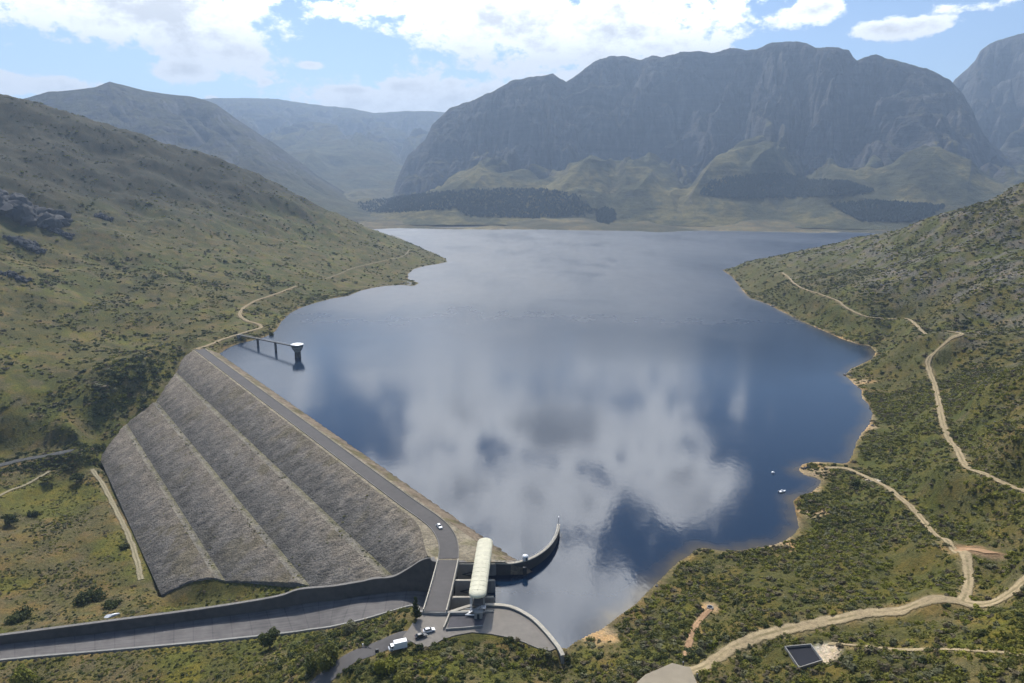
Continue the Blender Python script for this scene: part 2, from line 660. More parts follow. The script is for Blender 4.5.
left_end = np.array([(-60, 492), (-26, 470), (0, 484), (10, 466), (22, 440), (26, 434), (46, 404), (51, 402), (70, 396), (75, 390), (93, 366), (97, 361), (130, 340)], float)
# spillway stations: wall-foot pixels, floor height, top-of-wall row; near-kerb pixels, top height
CH = [(-80, 655, -46, 645, -80, 671, -43.2), (0, 644, -44, 635, 0, 660, -42.6), (100, 632.5, -41.3, 622, 100, 651, -39.6), (200, 619, -38, 609, 200, 642, -35.8), (275, 608.5, -31, 597, 285, 633, -28.8)]
wallL, kerbL = [], []
for a, b, zf, tp, c, d, zk in CH:
    w_ = at(a, b, zf)
    D_ = math.hypot(w_[0], w_[1])
    wallL.append((w_[0], w_[1], zf, atD(a, tp, D_)[2]))
    k_ = at(c, d, zk)
    kerbL.append((k_[0], k_[1], zf, zk))
wallL += [(-100.1, 296.8, -27.5, -20.2), (-82.6, 292.0, -22.5, -15.5), (-68.9, 288.2, -17.8, -10.8), (-62.0, 286.6, -15.8, -8.3), (-53.6, 284.8, -13.7, -6.3), (-46.7, 283.9, -12.5, -2.0), (-40.0, 282.3, -11.9, 3.3), (-35.2, 280.0, -11.5, 5.7), (-32.3, 277.0, -11.0, 5.7), (SPX + 2, 277.0, -6.0, 5.6)]
for c, d, zk in ((310, 629.5, -25), (329, 627, -21.5), (350, 622.5, -17), (370, 617.5, -12.5), (388, 612, -8), (400, 608.5, -4), (412, 605.5, -0.5)):
    k_ = at(c, d, zk)
    kerbL.append((k_[0], k_[1], wallL[len(kerbL)][2], zk))
kerbL += [(-37.0, 247.2, -11.5, 3.0), (-34.0, 240.2, -11.0, 5.6), (SPX + 2, 240.2, -6.0, 5.6)]
for w_ in wallL:
    s_, t_ = dam_st(np.array(w_[:2]))
    print('WALL', np.round(w_, 1), 'st', np.round((s_, t_), 1), 'dam', np.round(dam_z(t_, s_), 1))
wallL, kerbL = smooth_line(wallL, 4), smooth_line(kerbL, 4)
chute_poly = np.concatenate([wallL[:, :2], kerbL[::-1, :2]])


def right_end(t):
    """where the dam stops against the spillway wall"""
    t = np.asarray(t, float)
    s_w, t_w = dam_st(wallL[:, :2])
    o = np.argsort(t_w)
    s1 = np.interp(t, t_w[o], s_w[o]) + 0.2
    grass = np.interp(t, [40, 52, 75.5, 84, 97], [34, 57, 104, 116, 124])
    s1 = np.where(t > 40, np.maximum(s1, grass), s1)
    s_up = -13.2 + 0.756 * (t - 7.4)
    return np.where(t < 6, np.maximum(s_up, -36), s1)


apron_poly = np.array([(-36, 240.4), (-24.5, 240.0), (-16, 244.0), (-9.8, 244.6), (-0.8, 243.3), (6.6, 236.8), (11.8, 228.2), (15.8, 219.6)] + [tuple(at(px, py, 5)[:2]) for px, py in ((550, 650.5), (538, 648), (524, 642), (508, 637), (490, 633.5), (472, 632), (455, 635), (443, 639), (434, 644), (424, 648))] + [(-40, 226), (-38, 232)])


def chute_floor(P):
    d, idx = seg_dist(P, wallL[:, :2])
    _, ik = seg_dist(P, kerbL[:, :2])
    return np.minimum(np.interp(idx, np.arange(len(wallL)), wallL[:, 2]), np.interp(ik, np.arange(len(wallL)), wallL[:, 2]))


def hit(px, py):
    """first crossing of a pixel ray with the bare land"""
    d = ray(px, py)
    dh = math.hypot(d[0], d[1])
    Ds = np.exp(np.linspace(math.log(140), math.log(2200), 260))
    Q = np.stack([d[0] * Ds / dh, d[1] * Ds / dh], 1)
    zr = HC + d[2] * Ds / dh
    h, _ = base_h(Q)
    g = zr - h
    i = int(np.argmax(g < 0))
    if i == 0:
        return at(px, py, 4.0)
    k = g[i - 1] / (g[i - 1] - g[i])
    return np.array([*(Q[i - 1] + (Q[i] - Q[i - 1]) * k), zr[i - 1] + (zr[i] - zr[i - 1]) * k])


# ---- tracks and roads: (name, pixels, width, kind)
ROADS = []
def road_px(name, px, width, material, zs=None, pre=(), n=6):
    pts = [np.array(p, float) for p in pre] + [hit(*p) for p in px]
    L = smooth_line(pts, n)
    z, _ = base_h(L[:, :2])
    z = np.where(np.arange(len(L)) < len(pre) * n - n + 1, L[:, 2], z) if len(pre) else z
    k = 5
    z_raw = z.copy()
    zp = np.pad(z, k, mode='edge')
    z = np.convolve(zp, np.ones(2 * k + 1) / (2 * k + 1), 'same')[k:-k]
    if len(pre):
        z[:max(1, len(pre) * n - n)] = L[:max(1, len(pre) * n - n), 2]
    L[:, 2] = z
    print('ROAD', name, width, np.round(np.abs(z - z_raw).max(), 1), np.round(z[::6], 1), np.round(np.hypot(L[::6, 0], L[::6, 1])))
    ROADS.append([name, L, width, material])


def build_roads():
    road_px('dirt_track', [(205, 347), (222, 340), (240, 334), (253, 330.5), (261, 328), (258, 324.5), (247, 321), (240, 316), (243, 309), (252, 303), (258, 300), (272, 296), (286, 291), (297, 286)], 4.6, 'dirt', pre=[tuple(dam_xy(474, -10)) + (6.05,), tuple(dam_xy(482, -9)) + (6.0,)])
    road_px('footpath', [(325, 279), (341, 274), (352, 268.5), (375, 263), (392, 259), (405, 256), (409, 250)], 3.0, 'pale')
    road_px('dirt_track', [(640, 688), (672, 676), (700, 664), (730, 648), (770, 634), (820, 622), (870, 615), (920, 608), (960, 600), (990, 592), (1024, 578), (1060, 562)], 5.8, 'dirt')
    road_px('dirt_track', [(962, 600), (968, 588), (967, 574), (958, 560), (945, 546), (932, 533), (922, 521), (912, 508), (900, 497), (886, 487), (874, 481), (858, 474), (846, 469), (825, 468)], 3.6, 'dirt')
    road_px('dirt_track', [(1060, 505), (1024, 493), (1005, 484), (985, 474), (968, 464), (955, 452), (948, 438), (943, 420), (938, 402), (934, 385), (929, 371), (928, 361), (935, 353), (948, 347), (958, 343), (961, 338), (955, 335)], 4.2, 'dirt')
    road_px('dirt_track', [(961, 338), (946, 334.5), (930, 330), (905, 324), (880, 320), (862, 316), (845, 307), (838, 301), (822, 295), (806, 290), (795, 285), (789, 279), (782, 272)], 3.8, 'dirt')
    road_px('dirt_track', [(686, 655), (690, 640), (694, 628), (704, 616), (711, 609)], 2.6, 'red')
    road_px('footpath', [(828, 645), (860, 647), (900, 649), (950, 650), (1000, 653), (1050, 656)], 1.5, 'dirt')
    road_px('footpath', [(92, 468), (104, 488), (116, 510), (128, 535), (137, 560), (141, 580)], 3.4, 'pale')
    road_px('red_spur', [(956, 552), (975, 550), (992, 552)], 7.0, 'red')
    road_px('access_road', [(414, 637), (398, 640), (375, 648), (352, 658), (335, 670), (318, 684), (300, 700)], 7.0, 'asphalt', pre=[(-29.5, 233.0, 5.2)])
    road_px('stream_bed', [(-20, 470), (20, 462), (50, 455), (74, 450)], 7.0, 'stream')
    road_px('valley_path', [(-20, 505), (10, 492), (30, 484), (50, 470)], 3.0, 'pale')

    up = np.clip(1 - np.arange(len(ROADS[UPPER][1])) / 20.0, 0, 1)
    ROADS[UPPER][1][:, 2] += 3.5 * sstep(up, 0, 1)


UPPER = 5
build_roads()


def on_roads(P, extra=0.0):
    m = np.zeros(len(P), bool)
    for nm, L, w, mt in ROADS:
        lo, hi = L[:, :2].min(0) - 20, L[:, :2].max(0) + 20
        c = np.where((P[:, 0] > lo[0]) & (P[:, 0] < hi[0]) & (P[:, 1] > lo[1]) & (P[:, 1] < hi[1]))[0]
        if len(c):
            d, _ = seg_dist(P[c], L)
            m[c] |= d < w / 2 + extra
    return m


tank_m = hit(803, 656)
TANK_Z = tank_m[2] + 0.9
tank_c = [at(px, py, TANK_Z)[:2] for px, py in ((784.5, 646), (811, 643.5), (823, 660), (799, 667.5))]
tank_poly = np.array(tank_c)


def ground_h(P):
    z, sd_ = base_h(P)
    # dam: the land is below the fill under it and meets it along the left abutment
    s, t = dam_st(P)
    zone = (t > -55) & (t < 135) & (s > -60) & (s < 560)
    c = np.where(zone)[0]
    if len(c):
        sc, tc = s[c], t[c]
        e = sc - np.interp(tc, left_end[:, 0], left_end[:, 1])
        dz = dam_z(tc, sc)
        w_t = 1 - sstep(tc, 98, 112)
        tgt = dz + np.where(e > 0, 0.30 * np.minimum(e, 20), 0.6 * e)
        zc = z[c]
        k = (1 - sstep(np.abs(e), 14, 55)) * w_t * sstep(tc, -24, -10)
        zc = zc * (1 - k) + tgt * k
        under = (e < 0) & (tc < T_TOE + 1.5) & (sc > right_end(tc) - 2)
        zc = np.where(under, np.minimum(zc, dz - 1.5 - np.minimum(-e, 4)*0.4), zc)
        # grass bank between the foot of the rock and the spillway wall
        re_ = right_end(np.clip(tc, 8, 97))
        g_ = re_ - sc
        side = (g_ > -2) & (g_ < 45) & (tc > 8) & (tc < 104)
        k2 = np.where(side, 1 - sstep(g_, 8, 42), 0) * (1 - sstep(tc, 92, 104))
        zc = zc * (1 - k2) + (dz - 0.7 - 0.22 * np.maximum(g_, 0)) * k2
        z[c] = zc
    # roads bench the slope
    for nm, L, w, mt in ROADS:
        lo, hi = L[:, :2].min(0) - 30, L[:, :2].max(0) + 30
        c = np.where((P[:, 0] > lo[0]) & (P[:, 0] < hi[0]) & (P[:, 1] > lo[1]) & (P[:, 1] < hi[1]))[0]
        if len(c):
            d, idx = seg_dist(P[c], L)
            zr = np.interp(idx, np.arange(len(L)), L[:, 2])
            k = 1 - sstep(d, w * 0.6 + 1.0, w * 1.5 + 12)
            z[c] = z[c] * (1 - k) + (zr - 0.05) * k
    # flat yards
    d, _ = seg_dist(P, tank_poly, True)
    k = np.where(inside(P, tank_poly), 1.0, 1 - sstep(d, 0.6, 7))
    z = z * (1 - k) + (TANK_Z - np.where(inside(P, tank_poly) & (d > .5), 3.4, 0.9)) * k
    d, _ = seg_dist(P, apron_poly, True)
    ins = inside(P, apron_poly)
    k = np.where(ins, 1.0, 1 - sstep(d, 0.5, 8))
    k = np.where(sd_ < 0.0, 0, k)
    z = z * (1 - k) + 4.6 * k
    # spillway trench, and land levelled behind its two walls
    d, iw = seg_dist(P, wallL[:, :2])
    dk, ik = seg_dist(P, kerbL[:, :2])
    cin = inside(P, chute_poly)
    zt = np.interp(iw, np.arange(len(wallL)), wallL[:, 3]) - 0.6
    zk = np.interp(ik, np.arange(len(kerbL)), kerbL[:, 3]) - 0.35
    near_w = (d < dk) & ~cin
    k = np.where(near_w, 1 - sstep(d, 3, 22), 0) * np.where(P[:, 0] < -38, 1, 0)
    z = z * (1 - k) + np.minimum(zt, z * 0.15 + zt * 0.85) * k
    near_k = (dk <= d) & ~cin
    k = np.where(near_k, 1 - sstep(dk, 1.5, 12), 0) * np.where(P[:, 0] < -36, 1, 0)
    z = z * (1 - k) + zk * k
    z = np.where(cin | ((np.minimum(d, dk) < 0.7) & (P[:, 0] > -300)), np.minimum(z, chute_floor(P) - 2.5), z)
    return z, sd_


# ------------------------------------------------------------------ ground materials
def ground_shader(t, p, out):
    pos = t.geo()
    a = t.n('ShaderNodeAttribute', attribute_name='soil')
    n1 = t.noise(pos, 0.55, 6, 0.68)
    n2 = t.noise(pos, 1.9, 4, 0.65)
    n3 = t.noise(pos, 0.07, 6, 0.65)
    k = t.m('ADD', t.m('MULTIPLY', n1, 1.7), t.m('ADD', t.m('MULTIPLY', n2, 1.1), t.m('MULTIPLY', n3, 1.3)))
    k = t.m('MAXIMUM', t.m('SUBTRACT', k, 1.02), 0.22)
    c = t.n('ShaderNodeVectorMath', operation='SCALE')
    t.put(c.inputs[0], a.outputs['Color'])
    t.put(c.inputs['Scale'], k)
    warm = t.mix(t.ss(n3, 0.42, 0.66), c.outputs[0], (1.18, 0.95, 0.72), 'MULTIPLY')
    # low tufts and bare crumbs too small to stand up as plants
    tuft = t.ss(t.noise(pos, 0.95, 3, 0.6), 0.53, 0.60)
    warm = t.mix(t.m('MULTIPLY', tuft, 0.55), warm, (0.50, 0.60, 0.42), 'MULTIPLY')
    crumb = t.ss(t.noise(t.scale(pos, (1, 1, 3)), 1.3, 3, 0.6), 0.58, 0.66)
    warm = t.mix(t.m('MULTIPLY', crumb, 0.45), warm, (1.55, 1.40, 1.20), 'MULTIPLY')
    t.put(p.inputs['Base Color'], warm)
    p.inputs['Roughness'].default_value = 0.95
    p.inputs['Specular IOR Level'].default_value = 0.15
    b = t.n('ShaderNodeBump')
    b.inputs['Strength'].default_value = 1.0
    b.inputs['Distance'].default_value = 0.7
    t.put(b.inputs['Height'], t.m('ADD', n1, t.m('MULTIPLY', n2, 0.4)))
    t.put(p.inputs['Normal'], b.outputs[0])


M = {}
M['ground'] = mat('ground_cover', ground_shader)
C_OLIVE = np.array((0.088, 0.082, 0.023))
C_GREEN = np.array((0.078, 0.084, 0.018))
C_LUSH = np.array((0.118, 0.122, 0.018))
C_DRY = np.array((0.135, 0.108, 0.054))
C_DARK = np.array((0.034, 0.037, 0.018))
C_ROCK = np.array((0.15, 0.14, 0.125))
C_SAND = np.array((0.42, 0.31, 0.18))
C_SOIL = np.array((0.24, 0.155, 0.085))


def mixc(c, col, k):
    return c * (1 - k[:, None]) + np.asarray(col) * k[:, None]


def ground_color(P, z, sd_):
    x, y = P[:, 0], P[:, 1]
    n = len(P)
    c = np.tile(C_OLIVE, (n, 1))
    f1, f2, f3 = fbm(x, y, 60, 5, 41), fbm(x, y, 18, 4, 51), fbm(x, y, 160, 4, 61)
    c = mixc(c, C_GREEN, sstep(f3, -0.1, 0.4))
    c = mixc(c, C_LUSH, sstep(f1, 0.05, 0.55) * 0.7)
    c = mixc(c, C_DRY, sstep(f2 + 0.5 * f1, 0.05, 0.55) * 0.7)
    # grey stony slopes on the right hill
    right = sstep(x, 250, 420) * sstep(z, 14, 60)
    c = mixc(c, C_ROCK * 0.85, right * sstep(f2 + f1 * 0.6, -0.35, 0.35) * 0.75)
    # cloud shade painted into the upper left hill's colour, and rock bands
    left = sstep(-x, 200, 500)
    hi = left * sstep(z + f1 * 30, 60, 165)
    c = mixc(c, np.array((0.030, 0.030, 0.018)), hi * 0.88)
    c = mixc(c, C_DARK, left * sstep(ridged(x * 0.6 + y * 0.25, z * 3.5 + f1 * 30, 70, 3, 77), 1.25, 1.6) * 0.45)
    # lowland by the right shore: greener and denser
    low = sstep(x, 20, 120) * (1 - sstep(z, 18, 55))
    c = mixc(c, C_GREEN * 0.9, low * sstep(f1, -0.5, 0.3) * 0.6)
    # beaten, sandy margin round the lake
    m = (1 - sstep(sd_ + f2 * 4.0, 1.5, 7.5)) * (sd_ > -3)
    c = mixc(c, C_SOIL, m * np.where(x < 60, 0.2, 0.5 * sstep(f1 + f2, -.5, .4)))
    m = (1 - sstep(sd_ + f2 * 3.0 + f1 * 2, 0.2, 2.6)) * (sd_ > -6)
    c = mixc(c, C_SAND, m * np.where(x < 60, 0.12, 0.25 + 0.55 * sstep(f1, -0.2, 0.35)))
    c = mixc(c, np.array((0.10, 0.07, 0.04)), sstep(-sd_, 3, 10))
    # sandy point
    bx = np.array([at(808, 511, 1)[:2], at(812, 470, 1)[:2], at(775, 543, 1)[:2], at(860, 382, 1)[:2], at(866, 425, 1)[:2], at(600, 632, 1)[:2]])
    for (px_, r_) in zip(bx, (9, 10, 9, 10, 9, 9)):
        d = np.hypot(x - px_[0], y - px_[1])
        c = mixc(c, C_SAND * 0.95, (1 - sstep(d + f2 * 6, r_ * 0.5, r_ * 1.3)) * 0.9)
    # bare ground beside tracks
    for nm, L, w, mt in ROADS:
        if mt in ('stream',):
            continue
        lo, hi_ = L[:, :2].min(0) - 20, L[:, :2].max(0) + 20
        q = np.where((x > lo[0]) & (x < hi_[0]) & (y > lo[1]) & (y < hi_[1]))[0]
        if len(q):
            d, _ = seg_dist(P[q], L)
            k = 1 - sstep(d + f2[q] * 1.6, w * 0.45, w * 0.75 + 1.5)
            c[q] = mixc(c[q], C_DRY * 1.6, k * 0.8)
    # sunburnt grass below the dam, strip between the rock and the spillway
    s, t = dam_st(P)
    k = sstep(t, 92, 100) * (1 - sstep(t, 150, 260)) * (1 - sstep(s, 380, 420)) * (x < -60)
    c = mixc(c, C_DRY * 0.9, k * 0.55 * sstep(f1, -0.4, 0.3))
    c = mixc(c, C_LUSH, k * 0.6 * sstep(-f1, 0.0, 0.45))
    # small clearing round the pit and pale gravel beside the tank
    for q_, r_, cc in PATCHES:
        d = np.hypot(x - q_[0], y - q_[1])
        c = mixc(c, cc, 1 - sstep(d + f2 * 1.2, r_ * 0.6, r_ * 1.15))
    return c


PATCHES = [(hit(710, 608), 4.2, C_SAND * 0.9), (hit(824, 650), 4.5, np.array((0.5, 0.45, 0.36))), (hit(874, 481), 5.0, np.array((0.5, 0.47, 0.42))), (hit(985, 553), 7.0, C_SOIL), (hit(970, 546), 6.0, C_SOIL)]


def fan(name, az0, az1, naz, D0, D1, nD, hfun, cfun, m):
    az = np.linspace(az0, az1, naz)
    D = np.exp(np.linspace(math.log(D0), math.log(D1), nD))
    x = (D[:, None] * np.sin(az)[None]).ravel()
    y = (D[:, None] * np.cos(az)[None]).ravel()
    P = np.stack([x, y], 1)
    z, sd_ = hfun(P)
    me = mesh_np(name, np.stack([x, y, z], 1), grid_quads(nD, naz)[:, ::-1])
    set_color(me, 'soil', cfun(P, z, sd_))
    return tag(link(name, me, m), kind='structure')


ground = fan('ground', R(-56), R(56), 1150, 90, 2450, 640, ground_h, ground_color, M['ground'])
GV = np.empty(len(ground.data.vertices) * 3, np.float32)
ground.data.vertices.foreach_get('co', GV)
GV = GV.reshape(640, 1150, 3)


def gz(x, y):
    """height of the built ground mesh"""
    D = math.hypot(x, y)
    a = math.atan2(x, y)
    i = (math.log(D) - math.log(90)) / (math.log(2450) - math.log(90)) * 639
    j = (a + R(56)) / R(112) * 1149
    i0, j0 = int(min(max(i, 0), 638)), int(min(max(j, 0), 1148))
    fi, fj = i - i0, j - j0
    q = GV[i0:i0 + 2, j0:j0 + 2, 2]
    return float(q[0, 0] * (1 - fi) * (1 - fj) + q[0, 1] * (1 - fi) * fj + q[1, 0] * fi * (1 - fj) + q[1, 1] * fi * fj)


def gz_np(P):
    D = np.hypot(P[:, 0], P[:, 1])
    a = np.arctan2(P[:, 0], P[:, 1])
    i = np.clip((np.log(D) - math.log(90)) / (math.log(2450) - math.log(90)) * 639, 0, 638.999)
    j = np.clip((a + R(56)) / R(112) * 1149, 0, 1148.999)
    i0, j0 = i.astype(int), j.astype(int)
    fi, fj = i - i0, j - j0
    Z = GV[:, :, 2]
    return Z[i0, j0] * (1 - fi) * (1 - fj) + Z[i0, j0 + 1] * (1 - fi) * fj + Z[i0 + 1, j0] * fi * (1 - fj) + Z[i0 + 1, j0 + 1] * fi * fj


def land(px, py):
    """world point where a pixel ray meets the built ground"""
    d = ray(px, py)
    dh = math.hypot(d[0], d[1])
    Ds = np.exp(np.linspace(math.log(140), math.log(2300), 900))
    Q = np.stack([d[0] * Ds / dh, d[1] * Ds / dh], 1)
    g = HC + d[2] * Ds / dh - gz_np(Q)
    i = max(1, int(np.argmax(g < 0)))
    k = g[i - 1] / (g[i - 1] - g[i])
    q = Q[i - 1] + (Q[i] - Q[i - 1]) * k
    return np.array([q[0], q[1], gz(q[0], q[1])])


# ------------------------------------------------------------------ water
def water_shader(t, p, out):
    pos = t.geo()
    p.inputs['IOR'].default_value = 1.33
    p.inputs['Specular IOR Level'].default_value = 0.62
    patch = t.noise(pos, 0.012, 4, 0.6)
    a = t.n('ShaderNodeAttribute', attribute_name='depth')
    deep = (0.005, 0.017, 0.040)
    shal = (0.10, 0.075, 0.035)
    t.put(p.inputs['Base Color'], t.mix(a.outputs['Fac'], deep, shal))
    sp = t.n('ShaderNodeSeparateXYZ')
    t.put(sp.inputs[0], pos)
    wind = t.ss(sp.outputs[1], 380.0, 1250.0)                  # open water is more ruffled than the lee of the dam
    rg = t.m('ADD', t.m('ADD', 0.06, t.m('MULTIPLY', wind, 0.34)), t.m('ADD', t.m('MULTIPLY', t.ss(patch, 0.40, 0.62), 0.03), t.m('MULTIPLY', t.m('MULTIPLY', t.m('SUBTRACT', t.noise(t.scale(pos, (1.0, .4, 1)), 0.006, 5, 0.6), 0.5), wind), 0.55)))
    # calm slicks far out on the water mirror the dark mountain
    sl = None
    ragged = t.m('MULTIPLY', t.m('SUBTRACT', t.noise(t.scale(pos, (1, .35, 1)), 0.03, 4, 0.6), 0.5), 3.0)
    for (px, py), rx, ry in (((591, 273.5), 26, 60), ((603, 266), 22, 55), ((611, 260), 16, 60), ((598, 246), 18, 60)):
        w_ = at(px, py, 0)
        dx = t.m('DIVIDE', t.m('SUBTRACT', sp.outputs[0], float(w_[0])), rx)
        dy = t.m('DIVIDE', t.m('SUBTRACT', sp.outputs[1], float(w_[1])), ry)
        r2 = t.m('ADD', t.m('ADD', t.m('MULTIPLY', dx, dx), t.m('MULTIPLY', dy, dy)), ragged)
        k_ = t.m('SUBTRACT', 1.0, t.ss(r2, -0.6, 1.6))
        sl = k_ if sl is None else t.m('MAXIMUM', sl, k_)
    t.put(p.inputs['Roughness'], t.m('MULTIPLY', rg, t.m('SUBTRACT', 1.0, t.m('MULTIPLY', sl, 0.30))))
    w1 = t.noise(t.scale(pos, (1.0, 0.6, 1.0)), 0.35, 3, 0.5)
    w2 = t.noise(t.scale(pos, (1.0, 0.5, 1.0)), 0.05, 3, 0.5)
    b = t.n('ShaderNodeBump')
    b.inputs['Strength'].default_value = 0.18
    b.inputs['Distance'].default_value = 0.12
    calm = t.m('SUBTRACT', 1.0, t.ss(sp.outputs[1], 320.0, 640.0))
    t.put(b.inputs['Height'], t.m('MULTIPLY', t.m('ADD', w1, t.m('MULTIPLY', w2, 2.0)), calm))
    t.put(p.inputs['Normal'], b.outputs[0])


M['water'] = mat('lake_water', water_shader)


def build_water():
    # the lake sheet: laid on the fan of the ground, every cell that touches the lake outline or lies inside it
    az = np.linspace(R(-45), R(58), 620)
    D = np.exp(np.linspace(math.log(195), math.log(5200), 520))
    x = (D[:, None] * np.sin(az)[None]).ravel()
    y = (D[:, None] * np.cos(az)[None]).ravel()
    P = np.stack([x, y], 1)
    sd_ = lake_sd(P)
    q = grid_quads(520, 620)[:, ::-1]
    # behind the gates and the dam's crest the sheet must stop
    s, t = dam_st(P)
    dry = ((x < SPX + 0.5) & (y < 282)) | ((t > -14) & (s > -40) & (s < 500) & (y > 278)) | ((y < 244) & (x < 12)& inside(P, apron_poly))
    keep = (sd_[q].min(1) < 10.0) & ~dry[q].any(1)
    q = q[keep]
    used = np.unique(q)
    remap = np.full(len(P), -1)
    remap[used] = np.arange(len(used))
    me = mesh_np('lake', np.stack([x[used], y[used], np.zeros(len(used))], 1), remap[q])
    at_ = me.attributes.new('depth', 'FLOAT', 'POINT')
    f = fbm(x[used], y[used], 12, 3, 8) * 3
    at_.data.foreach_set('value', (np.clip(1 - (-sd_[used] + f) / 11.0, 0, 1) ** 1.5 * 0.8 * (np.hypot(x[used], y[used]) < 1200) * sstep(x[used], 22, 40)).astype(np.float32))
    return tag(link('water', me, M['water']), kind='structure')


build_water()

# ------------------------------------------------------------------ far shore and mountains
far_px = [(-200, 222), (250, 222), (330, 227), (345, 229), (370, 229.5), (400, 228.5), (450, 229.5), (520, 229.5), (600, 230.5), (660, 232), (700, 231), (760, 231.5), (800, 232.5), (840, 232.5), (880, 233.5), (940, 236), (1024, 240), (1300, 242)]
far_tab = np.array([(math.atan2(*at(px, py, 0)[:2]), math.hypot(*at(px, py, 0)[:2])) for px, py in far_px])


def far_h(P):
    x, y = P[:, 0], P[:, 1]
    a, D = np.arctan2(x, y), np.hypot(x, y)
    Ds = np.interp(a, far_tab[:, 0], far_tab[:, 1])
    e = D - Ds - fbm(x, y, 160, 4, 5) * 35
    z = np.where(e < 0, e * 0.05 - 0.3, 0)
    k = sstep(e, 0, 200)
    rise = 5 * sstep(e, 0, 40) + 0.030 * np.maximum(e, 0) + 0.030 * np.maximum(e - 450, 0) * (1 - sstep(e, 2500, 5000))
    rise = np.minimum(rise, 280 + 0.02 * e)
    z = np.where(e > 0, rise + k * (fbm(x, y, 420, 5, 33) * 24 + (ridged(x, y, 300, 3, 37) - 1.2) * 16 * sstep(e, 200, 900)) * 1.0, z)
    # the tan bank on the left
    return z, e


def far_color(P, z, e):
    x, y = P[:, 0], P[:, 1]
    f1, f2 = fbm(x, y, 300, 5, 71), fbm(x, y, 90, 4, 72)
    c = np.tile(np.array((0.070, 0.066, 0.032)), (len(P), 1))
    c = mixc(c, np.array((0.115, 0.108, 0.042)), sstep(f1, -0.05, 0.4))
    c = mixc(c, np.array((0.05, 0.05, 0.03)), sstep(f1 * 0.6 + f2, 0.1, 0.6) * 0.8)
    bank = (1 - sstep(e + f2 * 90, 150, 360)) * (e > 0)
    c = mixc(c, np.array((0.22, 0.165, 0.085)), bank * 0.35 * sstep(f1, -.3, .3))
    c = mixc(c, np.array((0.30, 0.26, 0.18)), (1 - sstep(e + f2 * 30, 4, 26)) * (e > -20) * sstep(f1 + f2, -.3, .3) * .8)
    return c


FM = mat('far_ground', ground_shader)
fan('far_shore', R(-50), R(56), 900, 2100, 11500, 330, far_h, far_color, M['ground'])


def rock_shader(t, p, out):
    pos = t.geo()
    a = t.n('ShaderNodeAttribute', attribute_name='soil')
    n1 = t.noise(t.scale(pos, (1, 1, 0.30)), 0.022, 9, 0.72)
    n2 = t.noise(t.scale(pos, (0.2, 0.2, 2.2)), 0.02, 6, 0.65)
    n3 = t.noise(pos, 0.006, 5, 0.6)
    k = t.m('ADD', t.m('MULTIPLY', n1, 2.0), t.m('ADD', t.m('MULTIPLY', n2, 1.4), t.m('MULTIPLY', n3, 1.0)))
    k = t.m('MAXIMUM', t.m('SUBTRACT', k, 1.2), 0.25)
    c = t.n('ShaderNodeVectorMath', operation='SCALE')
    t.put(c.inputs[0], a.outputs['Color'])
    t.put(c.inputs['Scale'], k)
    t.put(p.inputs['Base Color'], c.outputs[0])
    p.inputs['Roughness'].default_value = 1.0
    p.inputs['Specular IOR Level'].default_value = 0.1
    b = t.n('ShaderNodeBump')
    b.inputs['Strength'].default_value = 1.0
    b.inputs['Distance'].default_value = 16.0
    t.put(b.inputs['Height'], t.m('ADD', n1, t.m('MULTIPLY', n2, 0.6)))
    t.put(p.inputs['Normal'], b.outputs[0])


M['rock'] = mat('mountain_rock', rock_shader)


MTN = {}


def vee(x, y, lam, seed, width=0.33):
    """branching V-shaped gully lines, -1 in the line and 0 between"""
    n = np.abs(vnoise(x / lam, y / lam, seed) + 0.35 * vnoise(x / lam * 2.3 + 9, y / lam * 2.3, seed + 1))
    return -(1 - np.clip(n / width, 0, 1)) ** 1.4


def spur(x, y, lam, seed):
    """sharp crests, 1 on the crest, falling off evenly to both sides"""
    n = np.abs(vnoise(x / lam, y / lam, seed) + 0.3 * vnoise(x / lam * 2.1 + 5, y / lam * 2.1, seed + 1))
    return np.clip(1 - n / 0.55, 0, 1)


